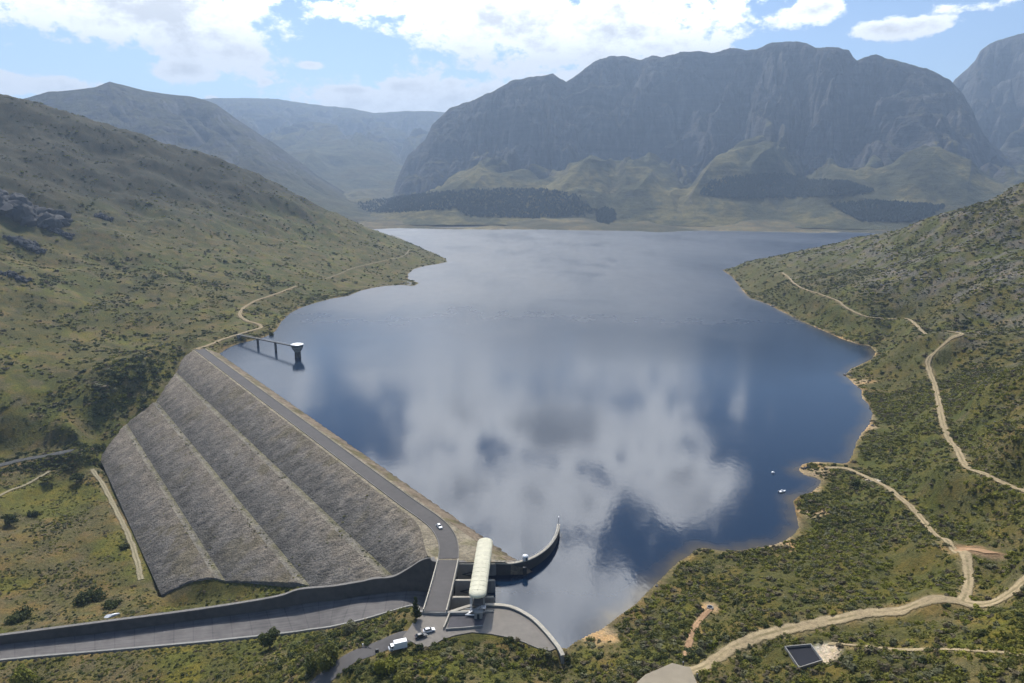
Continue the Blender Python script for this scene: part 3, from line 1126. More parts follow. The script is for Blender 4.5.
def mountain(name, sil, Dr, Df, zf, cliff, wc, seed, naz=700, nrow=230, depth=1.0, cell=700, rough=1.0, spurs=110, shift=0.0, dry=1.0):
    S = np.array([azel(*p) for p in sil])
    Cb = np.array([azel(*p) for p in cliff])
    az = np.linspace(S[0, 0], S[-1, 0], naz)
    el = np.interp(az, S[:, 0], S[:, 1])
    lat = az * Dr
    Dra = Dr + fbm(lat, lat * 0, cell * 2.2, 3, seed + 1) * cell * 0.55
    zr = HC + Dra * np.tan(el) + fbm(lat, lat * 0 + 5.5, 100, 4, seed + 2) * 8 * rough
    dc = Dra - wc * (Dra - Df)
    zc = HC + dc * np.tan(np.interp(az, Cb[:, 0], Cb[:, 1]))
    zc = np.clip(zc, zf + 0.15 * (zr - zf), zr * 0.75 + zf * 0.25)
    w = np.concatenate([np.linspace(-0.5, -0.02, 24), np.linspace(0, 1, nrow - 24)])
    W = w[:, None] + 0 * az[None]
    a_, b_ = np.clip(W / wc, 0, 1), np.clip((W - wc) / (1 - wc), 0, 1)
    zr_, zc_ = zr[None], zc[None]
    up = zr_ + (zc_ - zr_) * a_ ** 1.12
    lo = zc_ + (zf - zc_) * (1 - (1 - b_) ** 1.35)
    Z = np.where(W < wc, up, lo)
    Z = np.where(W < 0, zr_ + W * np.maximum(zr_ - zf, 20) * 1.6, Z)
    Dm = Dra[None] - W * (Dra[None] - Df)
    X, Y = Dm * np.sin(az)[None], Dm * np.cos(az)[None]
    amp = np.clip((zr_ - zf) / 800.0, 0.05, 1.3)
    u = lat[None] + fbm(lat[None] + 0 * W, Dm, cell * 1.3, 3, seed + 4) * cell * 0.35 + shift * (Dra[None] - Dm)
    cl = sstep(W, 0.0, 0.12) * (1 - sstep(W, wc + 0.02, wc + 0.30))
    g1 = vee(u, Dm * 0.34, cell, seed + 6)
    g2 = vee(u, Dm * 0.45, cell * 0.42, seed + 8)
    g3 = vee(u, Dm * 0.6, cell * 0.18, seed + 10, 0.4)
    Z = Z + amp * depth * cl * (g1 * 230 + g2 * 105 + g3 * 38)
    ta = sstep(W, wc - 0.18, wc + 0.12) * (1 - sstep(W, 0.72, 1.0))
    s1, s2 = spur(u, Dm * 0.40, cell * 1.15, seed + 14), spur(u + 300, Dm * 0.55, cell * 0.42, seed + 16)
    Z = Z + amp * ta * (s1 * spurs + s2 * spurs * 0.22 + fbm(X, Y, 150, 3, seed + 18) * 6)
    # flat-lying rock bands step the cliffs
    Z = Z + sstep(W, 0.02, .08) * (1 - sstep(W, wc, wc + .15)) * 10 * np.sin(Z / 23.0 + fbm(X, Y, 600, 2, seed) * 3) * rough
    crag = sstep(W, 0.0, 0.04) * (1 - 0.95 * sstep(W, wc - .05, wc + .10))
    Z = Z + crag * amp * rough * (ridged(u, Dm * 0.9, 75, 4, seed + 40, 0.6) - 1.7) * 26
    # nothing in front may rise over the measured skyline
    Z = np.where(W > 0.01, np.minimum(Z, HC + Dm * np.tan(el)[None] - 10 - 60 * np.clip(W, 0, 1)), Z)
    MTN[seed] = (X, Y, Z, W)
    me = mesh_np(name, np.stack([X.ravel(), Y.ravel(), Z.ravel()], 1), grid_quads(nrow, naz))
    gD = np.gradient(Z, axis=0) / (np.gradient(Dm, axis=0) - 1e-6)
    gL = np.gradient(Z, axis=1) / (np.gradient(lat)[None])
    slope = np.hypot(gD, gL).ravel()
    x, y, wr = X.ravel(), Y.ravel(), W.ravel()
    f1, f2 = fbm(x, y, 320, 5, seed + 20), fbm(x, y, 80, 4, seed + 21)
    c = np.tile(np.array((0.058, 0.055, 0.030)), (len(x), 1))
    c = mixc(c, np.array((0.078, 0.075, 0.036)), sstep(wr, wc - .02, wc + .12))
    c = mixc(c, np.array((0.150, 0.126, 0.048)) * dry, sstep(f1 + f2 * .5, -0.10, 0.40) * sstep(wr + f2 * .15 + f1 * .1, wc - .20, wc + .05))
    c = mixc(c, np.array((0.040, 0.043, 0.022)), sstep(f2 - f1 * .5, 0.05, 0.55) * (.85 - .35 * sstep(wr, wc, wc + .1)))
    c = mixc(c, np.array((0.075, 0.070, 0.068)), sstep(slope + f2 * 0.35, 0.62, 1.0) * (1 - .8 * sstep(wr, wc + .02, wc + .25)))
    c = mixc(c, np.array((0.155, 0.14, 0.125)), sstep(f2 + 0.5 * f1, 0.25, 0.7) * sstep(slope, .7, 1.1) * 0.5)
    set_color(me, 'soil', c)
    return tag(link(name, me, M['rock']), kind='structure')


main_sil = [(370, 202), (385, 196), (395, 186), (400, 172), (408, 155), (425, 140), (432, 125), (450, 108), (470, 101), (500, 88), (510, 81), (530, 77), (545, 75), (553, 73), (560, 79), (566, 82), (574, 77), (585, 68), (600, 59), (612, 56), (622, 56), (640, 59), (652, 56), (662, 57), (680, 52),
            (700, 51), (715, 53), (730, 48), (745, 50), (760, 48), (772, 43), (785, 41), (800, 42), (816, 47), (832, 47), (849, 50), (853, 56), (857, 60), (866, 57), (876, 55), (892, 59), (906, 63), (920, 67), (933, 71), (945, 77), (951, 81), (958, 88), (964, 94), (972, 110), (979, 126), (990, 143), (1010, 156), (1050, 168), (1120, 180)]
main_cliff = [(370, 206), (400, 190), (440, 176), (475, 158), (500, 166), (530, 154), (560, 164), (590, 142), (620, 150), (650, 140), (690, 166), (730, 140), (765, 132), (800, 150), (830, 134), (860, 140), (885, 126), (910, 124), (940, 122), (980, 138), (1010, 160), (1120, 186)]
mountain('mountain', main_sil, 5000, 2900, 8, main_cliff, 0.40, 100, naz=1100, nrow=380, spurs=105)
mountain('mountain', [(900, 160), (930, 120), (948, 90), (955, 79), (966, 70), (975, 61), (980, 51), (988, 45), (997, 40), (1010, 37), (1024, 33), (1045, 30), (1070, 36), (1100, 30), (1150, 55), (1250, 90)], 7000, 3900, 30, [(900, 165), (960, 135), (1024, 125), (1250, 150)], 0.40, 200, naz=420, nrow=240)
mountain('mountain', [(-160, 130), (-60, 118), (0, 104), (22, 99), (48, 92), (73, 90), (95, 87), (110, 82), (124, 85), (143, 90), (165, 94), (190, 96), (205, 100), (216, 104), (234, 117), (256, 132), (278, 146), (304, 165), (318, 176), (345, 192), (372, 204), (390, 212)], 4900, 2900, 8, [(-160, 170), (150, 130), (230, 150), (390, 216)], 0.4, 300, naz=560, nrow=240, depth=0.28, rough=0.4, spurs=50, dry=0.4)  # dry-grass colour darkened to stand in for shade lying on this range
mountain('mountain', [(120, 110), (200, 99), (220, 98), (253, 98), (278, 99), (290, 101), (304, 103), (326, 106), (350, 108), (374, 113), (405, 111), (432, 111), (443, 112), (470, 118), (520, 135), (600, 160)], 9500, 4600, 60, [(120, 135), (250, 132), (350, 135), (450, 140), (600, 180)], 0.40, 400, naz=560, nrow=260, depth=0.7, cell=1300, rough=0.5, spurs=130, shift=0.25, dry=0.5)

# ------------------------------------------------------------------ haze
def build_haze():
    mb = MB()
    mb.box((0, 5500, 750), (26000, 15000, 1640))
    m = bpy.data.materials.new('air')
    m.use_nodes = True
    t = NT(m.node_tree)
    out = t.n('ShaderNodeOutputMaterial')
    v = t.n('ShaderNodeVolumePrincipled')
    v.inputs['Color'].default_value = (0.56, 0.74, 1.0, 1)
    v.inputs['Density'].default_value = 8.8e-5
    v.inputs['Anisotropy'].default_value = 0.25
    t.t.links.new(v.outputs[0], out.inputs['Volume'])
    o = mb.build('haze', m)
    tag(o, kind='stuff')


build_haze()

# ------------------------------------------------------------------ roads laid on the ground
def soil_mat(name, col, scale=0.6, rough=0.95):
    return simple(name, col, rough, 0.35, scale, bump=0.6, spec=0.15)


def track_mat(name, col, crown=0.6):
    def f(t, p, out):
        pos = t.geo()
        ac = t.m('ABSOLUTE', t.n('ShaderNodeAttribute', attribute_name='across').outputs['Fac'])
        n1, n2, n3 = t.noise(pos, 0.8, 5, 0.65), t.noise(pos, 0.12, 4, 0.6), t.noise(pos, 2.6, 3, 0.6)
        k = t.m('MAXIMUM', t.m('SUBTRACT', t.m('ADD', t.m('MULTIPLY', n1, 1.3), t.m('ADD', n2, t.m('MULTIPLY', n3, .6))), 0.45), 0.3)
        c = t.n('ShaderNodeVectorMath', operation='SCALE')
        c.inputs[0].default_value = col
        t.put(c.inputs['Scale'], k)
        mid = t.m('MULTIPLY', t.m('SUBTRACT', 1.0, t.ss(ac, 0.10, 0.30)), t.m('MULTIPLY', t.ss(n2, 0.38, 0.56), crown))
        cc = t.mix(mid, c.outputs[0], (0.125, 0.108, 0.045))
        edge = t.m('MULTIPLY', t.ss(t.m('ADD', ac, t.m('MULTIPLY', t.m('SUBTRACT', n1, 0.5), 0.9)), 0.62, 0.92), 0.75)
        cc = t.mix(edge, cc, (0.135, 0.112, 0.055))
        t.put(p.inputs['Base Color'], cc)
        p.inputs['Roughness'].default_value = 0.95
        p.inputs['Specular IOR Level'].default_value = 0.15
        bp = t.n('ShaderNodeBump')
        bp.inputs['Strength'].default_value = 0.8
        bp.inputs['Distance'].default_value = 0.3
        t.put(bp.inputs['Height'], n1)
        t.put(p.inputs['Normal'], bp.outputs[0])
        tr = t.n('ShaderNodeBsdfTransparent')
        ms = t.n('ShaderNodeMixShader')
        hole = t.ss(t.m('ADD', ac, t.m('MULTIPLY', t.m('SUBTRACT', n1, 0.5), 1.1)), 0.86, 0.94)
        t.put(ms.inputs[0], hole)
        t.t.links.new(p.outputs[0], ms.inputs[1])
        t.t.links.new(tr.outputs[0], ms.inputs[2])
        t.t.links.new(ms.outputs[0], out.inputs[0])
    return mat(name, f)


M['dirt'] = track_mat('pale_dirt', (0.36, 0.278, 0.160))
M['red'] = track_mat('reddish_dirt', (0.36, 0.22, 0.12), 0.2)
M['pale'] = track_mat('dry_path', (0.30, 0.255, 0.16))
M['asphalt'] = simple('worn_asphalt', (0.112, 0.103, 0.096), 0.9, 0.28, 0.4, spec=0.2)
M['stream'] = soil_mat('stream_gravel', (0.085, 0.085, 0.080))
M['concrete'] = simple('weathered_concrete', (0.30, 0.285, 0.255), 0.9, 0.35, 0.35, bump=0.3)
M['concrete_mid'] = simple('grey_concrete', (0.20, 0.185, 0.165), 0.9, 0.45, 0.4, bump=0.3)
M['concrete_pale'] = simple('pale_concrete', (0.42, 0.38, 0.305), 0.85, 0.35, 0.5)
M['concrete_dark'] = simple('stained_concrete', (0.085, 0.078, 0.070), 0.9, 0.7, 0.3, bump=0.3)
M['steel'] = simple('dark_steel', (0.035, 0.038, 0.042), 0.55, 0.3, 0.8)
M['galv'] = simple('galvanised_steel', (0.42, 0.43, 0.44), 0.5, 0.15, 1.0, metal=0.4)
M['white'] = simple('white_paint', (0.80, 0.80, 0.79), 0.4, 0.06, 1.0, spec=0.5)
M['line'] = simple('faded_line_paint', (0.45, 0.44, 0.40), 0.8, 0.3, 2.0)


def resample(L, step):
    L = np.asarray(L, float)
    d = np.concatenate([[0], np.cumsum(np.linalg.norm(np.diff(L[:, :2], axis=0), axis=1))])
    u = np.arange(0, d[-1], step)
    return np.stack([np.interp(u, d, L[:, k]) for k in range(L.shape[1])], 1)


def ribbon(name, L, width, m, zfun=None, jitter=0.0, lift=0.10, cols=7, step=1.4):
    L = resample(L, step)
    tan = np.gradient(L[:, :2], axis=0)
    tan /= np.linalg.norm(tan, axis=1)[:, None] + 1e-9
    nr = np.stack([-tan[:, 1], tan[:, 0]], 1)
    q = np.linspace(-0.5, 0.5, cols)
    jl = 1 + jitter * fbm(L[:, 0], L[:, 1], 9, 3, 91)
    jr = 1 + jitter * fbm(L[:, 0], L[:, 1], 9, 3, 92)
    W = np.where(q[None] < 0, q[None] * jl[:, None], q[None] * jr[:, None]) * width
    X = L[:, 0][:, None] + nr[:, 0][:, None] * W
    Y = L[:, 1][:, None] + nr[:, 1][:, None] * W
    P = np.stack([X.ravel(), Y.ravel()], 1)
    if zfun is None:
        D = np.hypot(P[:, 0], P[:, 1])
        z = gz_np(P) + lift + 0.0008 * D - 0.10 * (np.abs(np.tile(q, len(L))) > 0.49)
    else:
        z = zfun(P)
    me = mesh_np(name, np.stack([P[:, 0], P[:, 1], z], 1), grid_quads(len(L), cols)[:, ::-1])
    at_ = me.attributes.new('across', 'FLOAT', 'POINT')
    at_.data.foreach_set('value', np.tile(q * 2, len(L)).astype(np.float32))
    return tag(link(name, me, m), kind='structure')


for nm, L, w, mt in ROADS:
    ribbon({'dirt_track': 'dirt_track', 'red_spur': 'dirt_track', 'access_road': 'road', 'stream_bed': 'stream_bed', 'valley_path': 'path', 'footpath': 'path'}[nm], L, w, M[mt], jitter=0.0 if mt == 'asphalt' else 0.3)

crest_line = [tuple(dam_xy(s, -9.8)) for s in (478, 440, 400, 350, 300, 250, 200, 150, 110, 80, 60, 45)] + [(-42.4, 319.5), (-35.0, 308.5), (-30.6, 298), (-28.5, 288), (-27.9, 277.5)]
crest_line = smooth_line([(x, y, 6.0) for x, y in crest_line], 6)
bridge_line = [(-27.9, 277.6, 6.0), (-28.2, 268, 6.0), (-28.8, 254, 6.0), (-29.6, 239.8, 6.0)]

# ------------------------------------------------------------------ the dam
def rockfill(t, p, out):
    pos = t.geo()
    n1 = t.noise(pos, 0.9, 5, 0.7)
    n2 = t.noise(pos, 0.12, 5, 0.6)
    vor = t.n('ShaderNodeTexVoronoi')
    t.put(vor.inputs['Vector'], pos)
    vor.inputs['Scale'].default_value = 0.85
    # streaks run straight down the face: stretch along the fall line
    rot = t.n('ShaderNodeVectorRotate', rotation_type='Z_AXIS')
    t.put(rot.inputs['Vector'], pos)
    rot.inputs['Angle'].default_value = -math.atan2(DN[1], DN[0])
    st = t.noise(t.scale(rot.outputs[0], (0.10, 1.0, 0.10)), 0.22, 4, 0.6)
    a = t.n('ShaderNodeAttribute', attribute_name='soil')
    k = t.m('ADD', t.m('MULTIPLY', n1, 0.4), t.m('ADD', t.m('MULTIPLY', n2, 1.3), t.m('MULTIPLY', st, 0.5)))
    k = t.m('SUBTRACT', k, 0.1)
    vs = t.n('ShaderNodeSeparateColor')
    t.put(vs.inputs[0], vor.outputs['Color'])
    k = t.m('MULTIPLY', k, t.m('ADD', 0.76, t.m('MULTIPLY', vs.outputs[0], 0.42)))
    c = t.n('ShaderNodeVectorMath', operation='SCALE')
    t.put(c.inputs[0], a.outputs['Color'])
    t.put(c.inputs['Scale'], k)
    t.put(p.inputs['Base Color'], c.outputs[0])
    p.inputs['Roughness'].default_value = 0.95
    p.inputs['Specular IOR Level'].default_value = 0.15
    b = t.n('ShaderNodeBump')
    b.inputs['Strength'].default_value = 1.0
    b.inputs['Distance'].default_value = 0.6
    t.put(b.inputs['Height'], t.m('ADD', n1, t.m('MULTIPLY', vor.outputs['Distance'], -0.6)))
    t.put(p.inputs['Normal'], b.outputs[0])


M['rockfill'] = mat('rockfill', rockfill)


def build_dam():
    root = empty('dam', (*dam_xy(240, 0), 0))
    tag(root, 'long embankment dam with a grey stepped rock face holding back the lake', 'dam')
    inv = Vector(root.location)
    n_slope = 0
    for nm, t0, t1 in parts_t:
        nrow = {'upstream_face': 34, 'crest': 10, 'rock_slope': 30, 'berm': 6}[nm]
        tn = np.linspace(t0, t1, nrow)
        u = np.linspace(0, 1, 520) ** 1.25
        s1 = np.interp(tn, left_end[:, 0], left_end[:, 1]) + 3.0
        s0 = np.full(nrow, -10.0)
        for _ in range(8):
            s0 = 0.5 * s0 + 0.5 * right_end(t_real(tn, s0))
        S = s0[:, None] + (s1 - s0)[:, None] * u[None]
        T = t_real(np.repeat(tn[:, None], len(u), 1), S)
        Z = np.interp(np.repeat(tn[:, None], len(u), 1), prof[:, 0], prof[:, 1])
        X = O[0] + S * DD[0] + T * DN[0]
        Y = O[1] + S * DD[1] + T * DN[1]
        k = sstep(np.abs(tn), 0, 1)[:, None]
        amp = {'upstream_face': 0.35, 'crest': 0.02, 'rock_slope': 0.34, 'berm': 0.14}[nm]
        v = np.linspace(0, 1, nrow)[:, None]
        edge = np.minimum(sstep(v, 0, 0.12), 1 - sstep(v, 0.9, 1))
        Z = Z + (fbm(S, T, 3.0, 3, 61) * amp + fbm(S, T * 0.25, 7.0, 3, 62) * amp) * (0.25 + 0.75 * edge)
        if nm == 'rock_slope':
            Z = Z + (1 - np.abs(2 * v - 0.9)) * 0.25
        # ends are turned down into the ground
        Z[:, 0] -= 7
        X[:, 0], Y[:, 0] = X[:, 1] + DD[0] * -0.05, Y[:, 1] + DD[1] * -0.05
        x, y = X.ravel(), Y.ravel()
        f1, f2 = fbm(x, y, 40, 4, 63), fbm(x, y, 9, 3, 64)
        V = (v + 0 * S).ravel()
        if nm == 'rock_slope':
            c = np.tile(np.array((0.180, 0.160, 0.134)), (len(x), 1))
            brown = np.array((0.235, 0.195, 0.145))
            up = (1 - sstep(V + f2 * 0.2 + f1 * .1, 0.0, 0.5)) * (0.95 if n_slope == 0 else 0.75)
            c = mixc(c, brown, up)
            c = mixc(c, C_DRY * 1.2, sstep(f1 + f2 * .5, 0.15, 0.6) * 0.5)
            farend = sstep(S.ravel(), 260, 440)
            c = mixc(c, np.array((0.27, 0.225, 0.17)), farend * 0.6)
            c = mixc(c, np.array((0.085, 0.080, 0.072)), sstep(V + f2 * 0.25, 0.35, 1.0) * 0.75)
            n_slope += 1
        elif nm == 'berm':
            c = np.tile(np.array((0.225, 0.198, 0.150)), (len(x), 1))
            c = mixc(c, C_OLIVE * 1.3, (1 - sstep(V + f2 * .4, 0.1, 0.7)) * 0.5)
            c = mixc(c, np.array((0.15, 0.139, 0.124)), sstep(f1 + f2, 0.1, .6) * .4)
        elif nm == 'crest':
            c = np.tile(np.array((0.29, 0.245, 0.17)), (len(x), 1))
            c = mixc(c, C_OLIVE * 1.6, sstep(f2, 0.1, 0.5) * 0.4)
        else:
            c = np.tile(np.array((0.225, 0.175, 0.12)), (len(x), 1))
            c = mixc(c, C_OLIVE * 1.3, sstep(f1 + f2, 0.15, 0.6) * 0.6)
            c = mixc(c, np.array((0.11, 0.09, 0.065)), sstep(T.ravel() * -1 + f2 * 2, 24.0, 26.8) * 0.7)
        me = mesh_np(nm, np.stack([x - inv.x, y - inv.y, Z.ravel()], 1), grid_quads(nrow, len(u)))
        set_color(me, 'soil', c)
        link(nm, me, M['rockfill'], root)


build_dam()
ribbon('road', crest_line, 8.2, M['asphalt'], zfun=lambda P: np.full(len(P), 6.12), cols=5)
cl = resample(crest_line, 2.0)
edge_tan = np.gradient(cl[:, :2], axis=0)
edge_tan /= np.linalg.norm(edge_tan, axis=1)[:, None]
edge_nr = np.stack([-edge_tan[:, 1], edge_tan[:, 0]], 1)
for k, lab in ((-1, 'low pale kerb along the valley edge of the dam crest road'), (1, 'low pale kerb along the lake edge of the dam crest road')):
    L = cl.copy()
    L[:, :2] += edge_nr * 4.35 * k
    mb = MB()
    mb.strip(L, 0.35, [5.7] * len(L), [6.42] * len(L))
    tag(mb.build('kerb', M['concrete_mid']), lab, 'kerb')


# ------------------------------------------------------------------ spillway: channel, walls, piers, gates
def build_spillway():
    root = empty('spillway', (-34, 260, 0))
    tag(root, 'long concrete spillway channel running from under the bridge down past the dam', 'spillway')
    off = np.array([-34, 260, 0.0])
    W, K = wallL.copy(), kerbL.copy()
    n = len(W)
    q = np.linspace(0, 1, 14)
    X = W[:, 0][:, None] * (1 - q) + K[:, 0][:, None] * q
    Y = W[:, 1][:, None] * (1 - q) + K[:, 1][:, None] * q
    Z = np.repeat(W[:, 2][:, None], len(q), 1)
    Z += 0.0
    m = mat('channel_floor', lambda t, p, out: channel_shader(t, p))
    me = mesh_np('channel_floor', np.stack([X.ravel() - off[0], Y.ravel() - off[1], Z.ravel()], 1), grid_quads(n, len(q)))
    at_ = me.attributes.new('uvw', 'FLOAT_VECTOR', 'POINT')
    dist = np.concatenate([[0], np.cumsum(np.linalg.norm(np.diff(W[:, :2], axis=0), axis=1))])
    uv = np.stack([np.repeat(dist[:, None], len(q), 1).ravel(), np.tile(q * 20, n), np.zeros(n * len(q))], 1)
    at_.data.foreach_set('vector', uv.astype(np.float32).ravel())
    link('channel_floor', me, m, root)
    L = W[:, :2] - off[:2]
    L3 = np.concatenate([L, np.zeros((n, 1))], 1)
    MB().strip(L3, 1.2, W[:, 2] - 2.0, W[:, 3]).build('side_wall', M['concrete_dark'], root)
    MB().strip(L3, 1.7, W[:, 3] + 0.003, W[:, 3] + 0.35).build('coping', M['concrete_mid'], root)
    L = K[:, :2] - off[:2]
    L3 = np.concatenate([L, np.zeros((n, 1))], 1)
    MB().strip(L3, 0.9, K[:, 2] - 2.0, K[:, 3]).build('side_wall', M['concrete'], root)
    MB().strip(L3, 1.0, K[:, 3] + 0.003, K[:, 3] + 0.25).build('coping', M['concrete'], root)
    # the weir sill under the gates
    ys = (275.9, 262.8, 250.6, 241.3)
    rings = []
    for x, z in ((-6.5, -9.0), (-7.5, -5.2), (-10, -3.6), (-12.5, -3.5), (-16, -5.5), (-22, -9.0), (-28, -11.2), (-34, -11.8)):
        rings.append([(x + 34, 276.3 - 260, -14.5), (x + 34, 240.9 - 260, -14.5), (x + 34, 240.9 - 260, z), (x + 34, 276.3 - 260, z)])
    MB().loft(rings).build('weir_sill', M['concrete_dark'], root)
    for y in ys:
        poly = [(-23.7, y - .75), (-8.6, y - .75), (-7.2, y - .35), (-6.9, y), (-7.2, y + .35), (-8.6, y + .75), (-23.7, y + .75)]
        MB().prism([(x + 34, yy - 260) for x, yy in poly], -14.4, 5.2).build('pier', M['concrete'], root)
        MB().box((-15.4 + 34, y - 260, 5.36), (16.2, 1.1, 0.3)).build('pier_cap', M['concrete_pale'], root)
    for y0, y1 in zip(ys[1:], ys[:-1]):
        a, b = y0 + .77 - 260, y1 - .77 - 260
        rings = []
        for k in range(9):
            an = R(-38 + 76 * k / 8)
            x, z = -22 + 12.0 * math.cos(an) + 34, 1.4 + 8.2 * math.sin(an)
            rings.append([(x, a, z), (x, b, z), (x - .4, b, z), (x - .4, a, z)])
        g = MB().loft(rings).build('sluice_gate', M['steel'], root)
        for yy in (a + 1.2, b - 1.2):
            r = MB()
            r.tube((-10.6 + 34, yy, -1), (-21.5 + 34, yy, 1.4), 0.22, n=6)
            r.tube((-10.6 + 34, yy, 4), (-21.5 + 34, yy, 1.42), 0.22, n=6)
            r.build('gate_arm', M['steel'], g)


def channel_shader(t, p):
    a = t.n('ShaderNodeAttribute', attribute_name='uvw')
    n1 = t.noise(t.scale(a.outputs['Vector'], (0.05, 1.0, 1)), 0.9, 6, 0.6)
    n2 = t.noise(a.outputs['Vector'], 0.14, 5, 0.6)
    w = t.n('ShaderNodeTexWave', wave_type='BANDS', bands_direction='X')
    t.put(w.inputs['Vector'], a.outputs['Vector'])
    w.inputs['Scale'].default_value = 0.035
    joint = t.m('GREATER_THAN', w.outputs['Fac'], 0.992)
    k = t.m('ADD', t.m('MULTIPLY', n1, 1.3), t.m('MULTIPLY', n2, 1.3))
    k = t.m('MAXIMUM', t.m('SUBTRACT', t.m('SUBTRACT', k, 0.38), t.m('MULTIPLY', joint, 0.25)), 0.2)
    c = t.n('ShaderNodeVectorMath', operation='SCALE')
    c.inputs[0].default_value = (0.128, 0.116, 0.108)
    t.put(c.inputs['Scale'], k)
    t.put(p.inputs['Base Color'], c.outputs[0])
    p.inputs['Roughness'].default_value = 0.8


build_spillway()


def build_bridge():
    root = empty('road_bridge', (-28.7, 258.5, 0))
    tag(root, 'short concrete road bridge crossing the head of the spillway', 'bridge')
    L = resample(bridge_line, 2.0)
    L = np.concatenate([L, [bridge_line[-1]]])
    L[:, :2] -= np.array([-28.7, 258.5])
    n = len(L)
    MB().strip(L, 9.6, [4.75] * n, [6.05] * n).build('deck', M['concrete'], root)
    me_l = L.copy()
    a = ribbon_local(L, 8.0, 6.13)
    link('road_surface', a, M['asphalt'], root)
    tan = np.gradient(L[:, :2], axis=0)
    tan /= np.linalg.norm(tan, axis=1)[:, None]
    nr = np.stack([-tan[:, 1], tan[:, 0]], 1)
    for k in (-1, 1):
        P = L.copy()
        P[:, :2] += nr * 4.45 * k
        MB().strip(P, 0.45, [6.053] * n, [7.05] * n).build('parapet', M['concrete_pale'], root)
    for y in (262.8, 250.6):
        MB().box((-0.2, y - 258.5, -4.9), (9.0, 1.3, 19.2)).build('pier', M['concrete'], root)


def ribbon_local(L, width, z):
    tan = np.gradient(L[:, :2], axis=0)
    tan /= np.linalg.norm(tan, axis=1)[:, None]
    nr = np.stack([-tan[:, 1], tan[:, 0]], 1)
    a, b = L[:, :2] + nr * width / 2, L[:, :2] - nr * width / 2
    v = np.stack([a, b], 1).reshape(-1, 2)
    return mesh_np('road_surface', np.concatenate([v, np.full((len(v), 1), z)], 1), grid_quads(len(L), 2)[:, ::-1])


build_bridge()


def build_gatehouse():
    root = empty('gatehouse', (-12.4, 259, 5.2), math.atan2(1.6, 44.0) * -1)
    tag(root, 'open gatehouse with a long cream barrel roof rounded at both ends', 'gatehouse')
    ln, wd = 22.6, 3.35
    # capsule plan, shallow barrel section
    def plan(r, inset):
        pts = []
        for k in range(17):
            a = math.pi * k / 16
            pts.append((r * math.cos(a), ln - wd + r * math.sin(a)))
        for k in range(17):
            a = math.pi + math.pi * k / 16
            pts.append((r * math.cos(a), -(ln - wd) + r * math.sin(a)))
        return pts
    rings = []
    for r, z in ((wd - .25, 8.6), (wd, 8.6), (wd, 9.15), (wd * .93, 9.5), (wd * .78, 9.85), (wd * .55, 10.12), (wd * .3, 10.25), (wd * 0.1, 10.3)):
        rings.append([(x, y, z) for x, y in plan(r, 0)])
    cream = simple('cream_roof_sheet', (0.62, 0.585, 0.43), 0.7, 0.3, 0.5)
    rf = MB().loft(rings).build('roof', cream, root)
    MB().box((0, 0, 10.36), (0.5, 2 * (ln - wd) + .6, 0.18)).build('ridge_cap', cream, rf)
    mb = MB()
    for k in range(13):
        y = -(ln - wd) + k * (2 * (ln - wd)) / 12
        pts = []
        for r, z in ((wd, 9.2), (wd * .93, 9.53), (wd * .78, 9.88), (wd * .55, 10.15), (wd * .3, 10.28)):
            pts.append((r, z + .02))
        prof_ = [(-r, z) for r, z in pts] + [(r, z) for r, z in pts[::-1]]
        ra = [[(x, y - .05, z - .03), (x, y + .05, z - .03), (x, y + .05, z + .03), (x, y - .05, z + .03)] for x, z in prof_]
        mb.loft(ra)
    mb.build('seam_ribs', cream, rf)
    for y in (17.2, 4.0, -8.2, -17.6):
        for x in (-2.3, 2.3):
            MB().box((x, y, 4.25), (0.55, 0.55, 8.7)).build('column', M['concrete'], root)
        MB().box((0, y, 8.3), (5.4, 0.5, 0.6)).build('beam', M['concrete'], root)
    MB().box((0, 0, 3.0), (4.4, 37.0, 0.4)).build('hoist_deck', M['concrete_dark'], root)
    for y in (10.5, -2.0, -13):
        b = MB().box((0.2, y, 4.1), (2.0, 2.6, 1.7), bevel=0.12)
        b.tube((-1.6, y - .4, 4.0), (1.8, y - .4, 4.0), 0.5)
        b.build('winch', M['steel'], root)
    mb = MB()
    for x in (-2.15, 2.15):
        for z in (3.75, 4.3):
            mb.tube((x, -18.4, z), (x, 18.4, z), 0.05, n=6)
        for k in range(19):
            mb.tube((x, -18 + 2 * k, 3.2), (x, -18 + 2 * k, 4.3), 0.05, n=6)
    mb.build('railing', M['galv'], root)
    # stairs down to the yard at the near end
    st = MB()
    for k in range(14):
        st.box((-3.2 - .02 * k, -19.4 - 0.0, 0), (0.01, 0.01, 0.01)) if False else None
        st.box((-4.6 + k * .42, -19.6, 0.1 + k * .23), (0.46, 1.5, 0.12))
    st.box((2.2, -19.6, 3.15), (1.9, 2.2, 0.16))
    st.box((-1.7, -18.75, 1.7), (6.2, 0.10, 0.3), 0)
    st.build('stair', M['galv'], root)
    w = MB()
    w.box((0.4, -21.2, 1.2), (3.0, 2.6, 2.6), bevel=0.06)
    w.box((0.4, -21.2, 2.58), (3.4, 3.0, 0.16))
    w.build('control_room', M['concrete'], root)
    MB().box((0.4, -22.53, 0.95), (0.95, 0.08, 2.0)).build('door', M['steel'], root)
    pp = MB()
    for x in (-2.9, -2.4):
        pp.tube((x, -18.9, 0), (x, -18.9, 7.9), 0.14, n=8)
    pp.tube((-4.8, -20.9, 0.5), (-1.2, -20.9, 0.5), 0.22, n=8)
    pp.build('pipe', M['white'], root)


build_gatehouse()


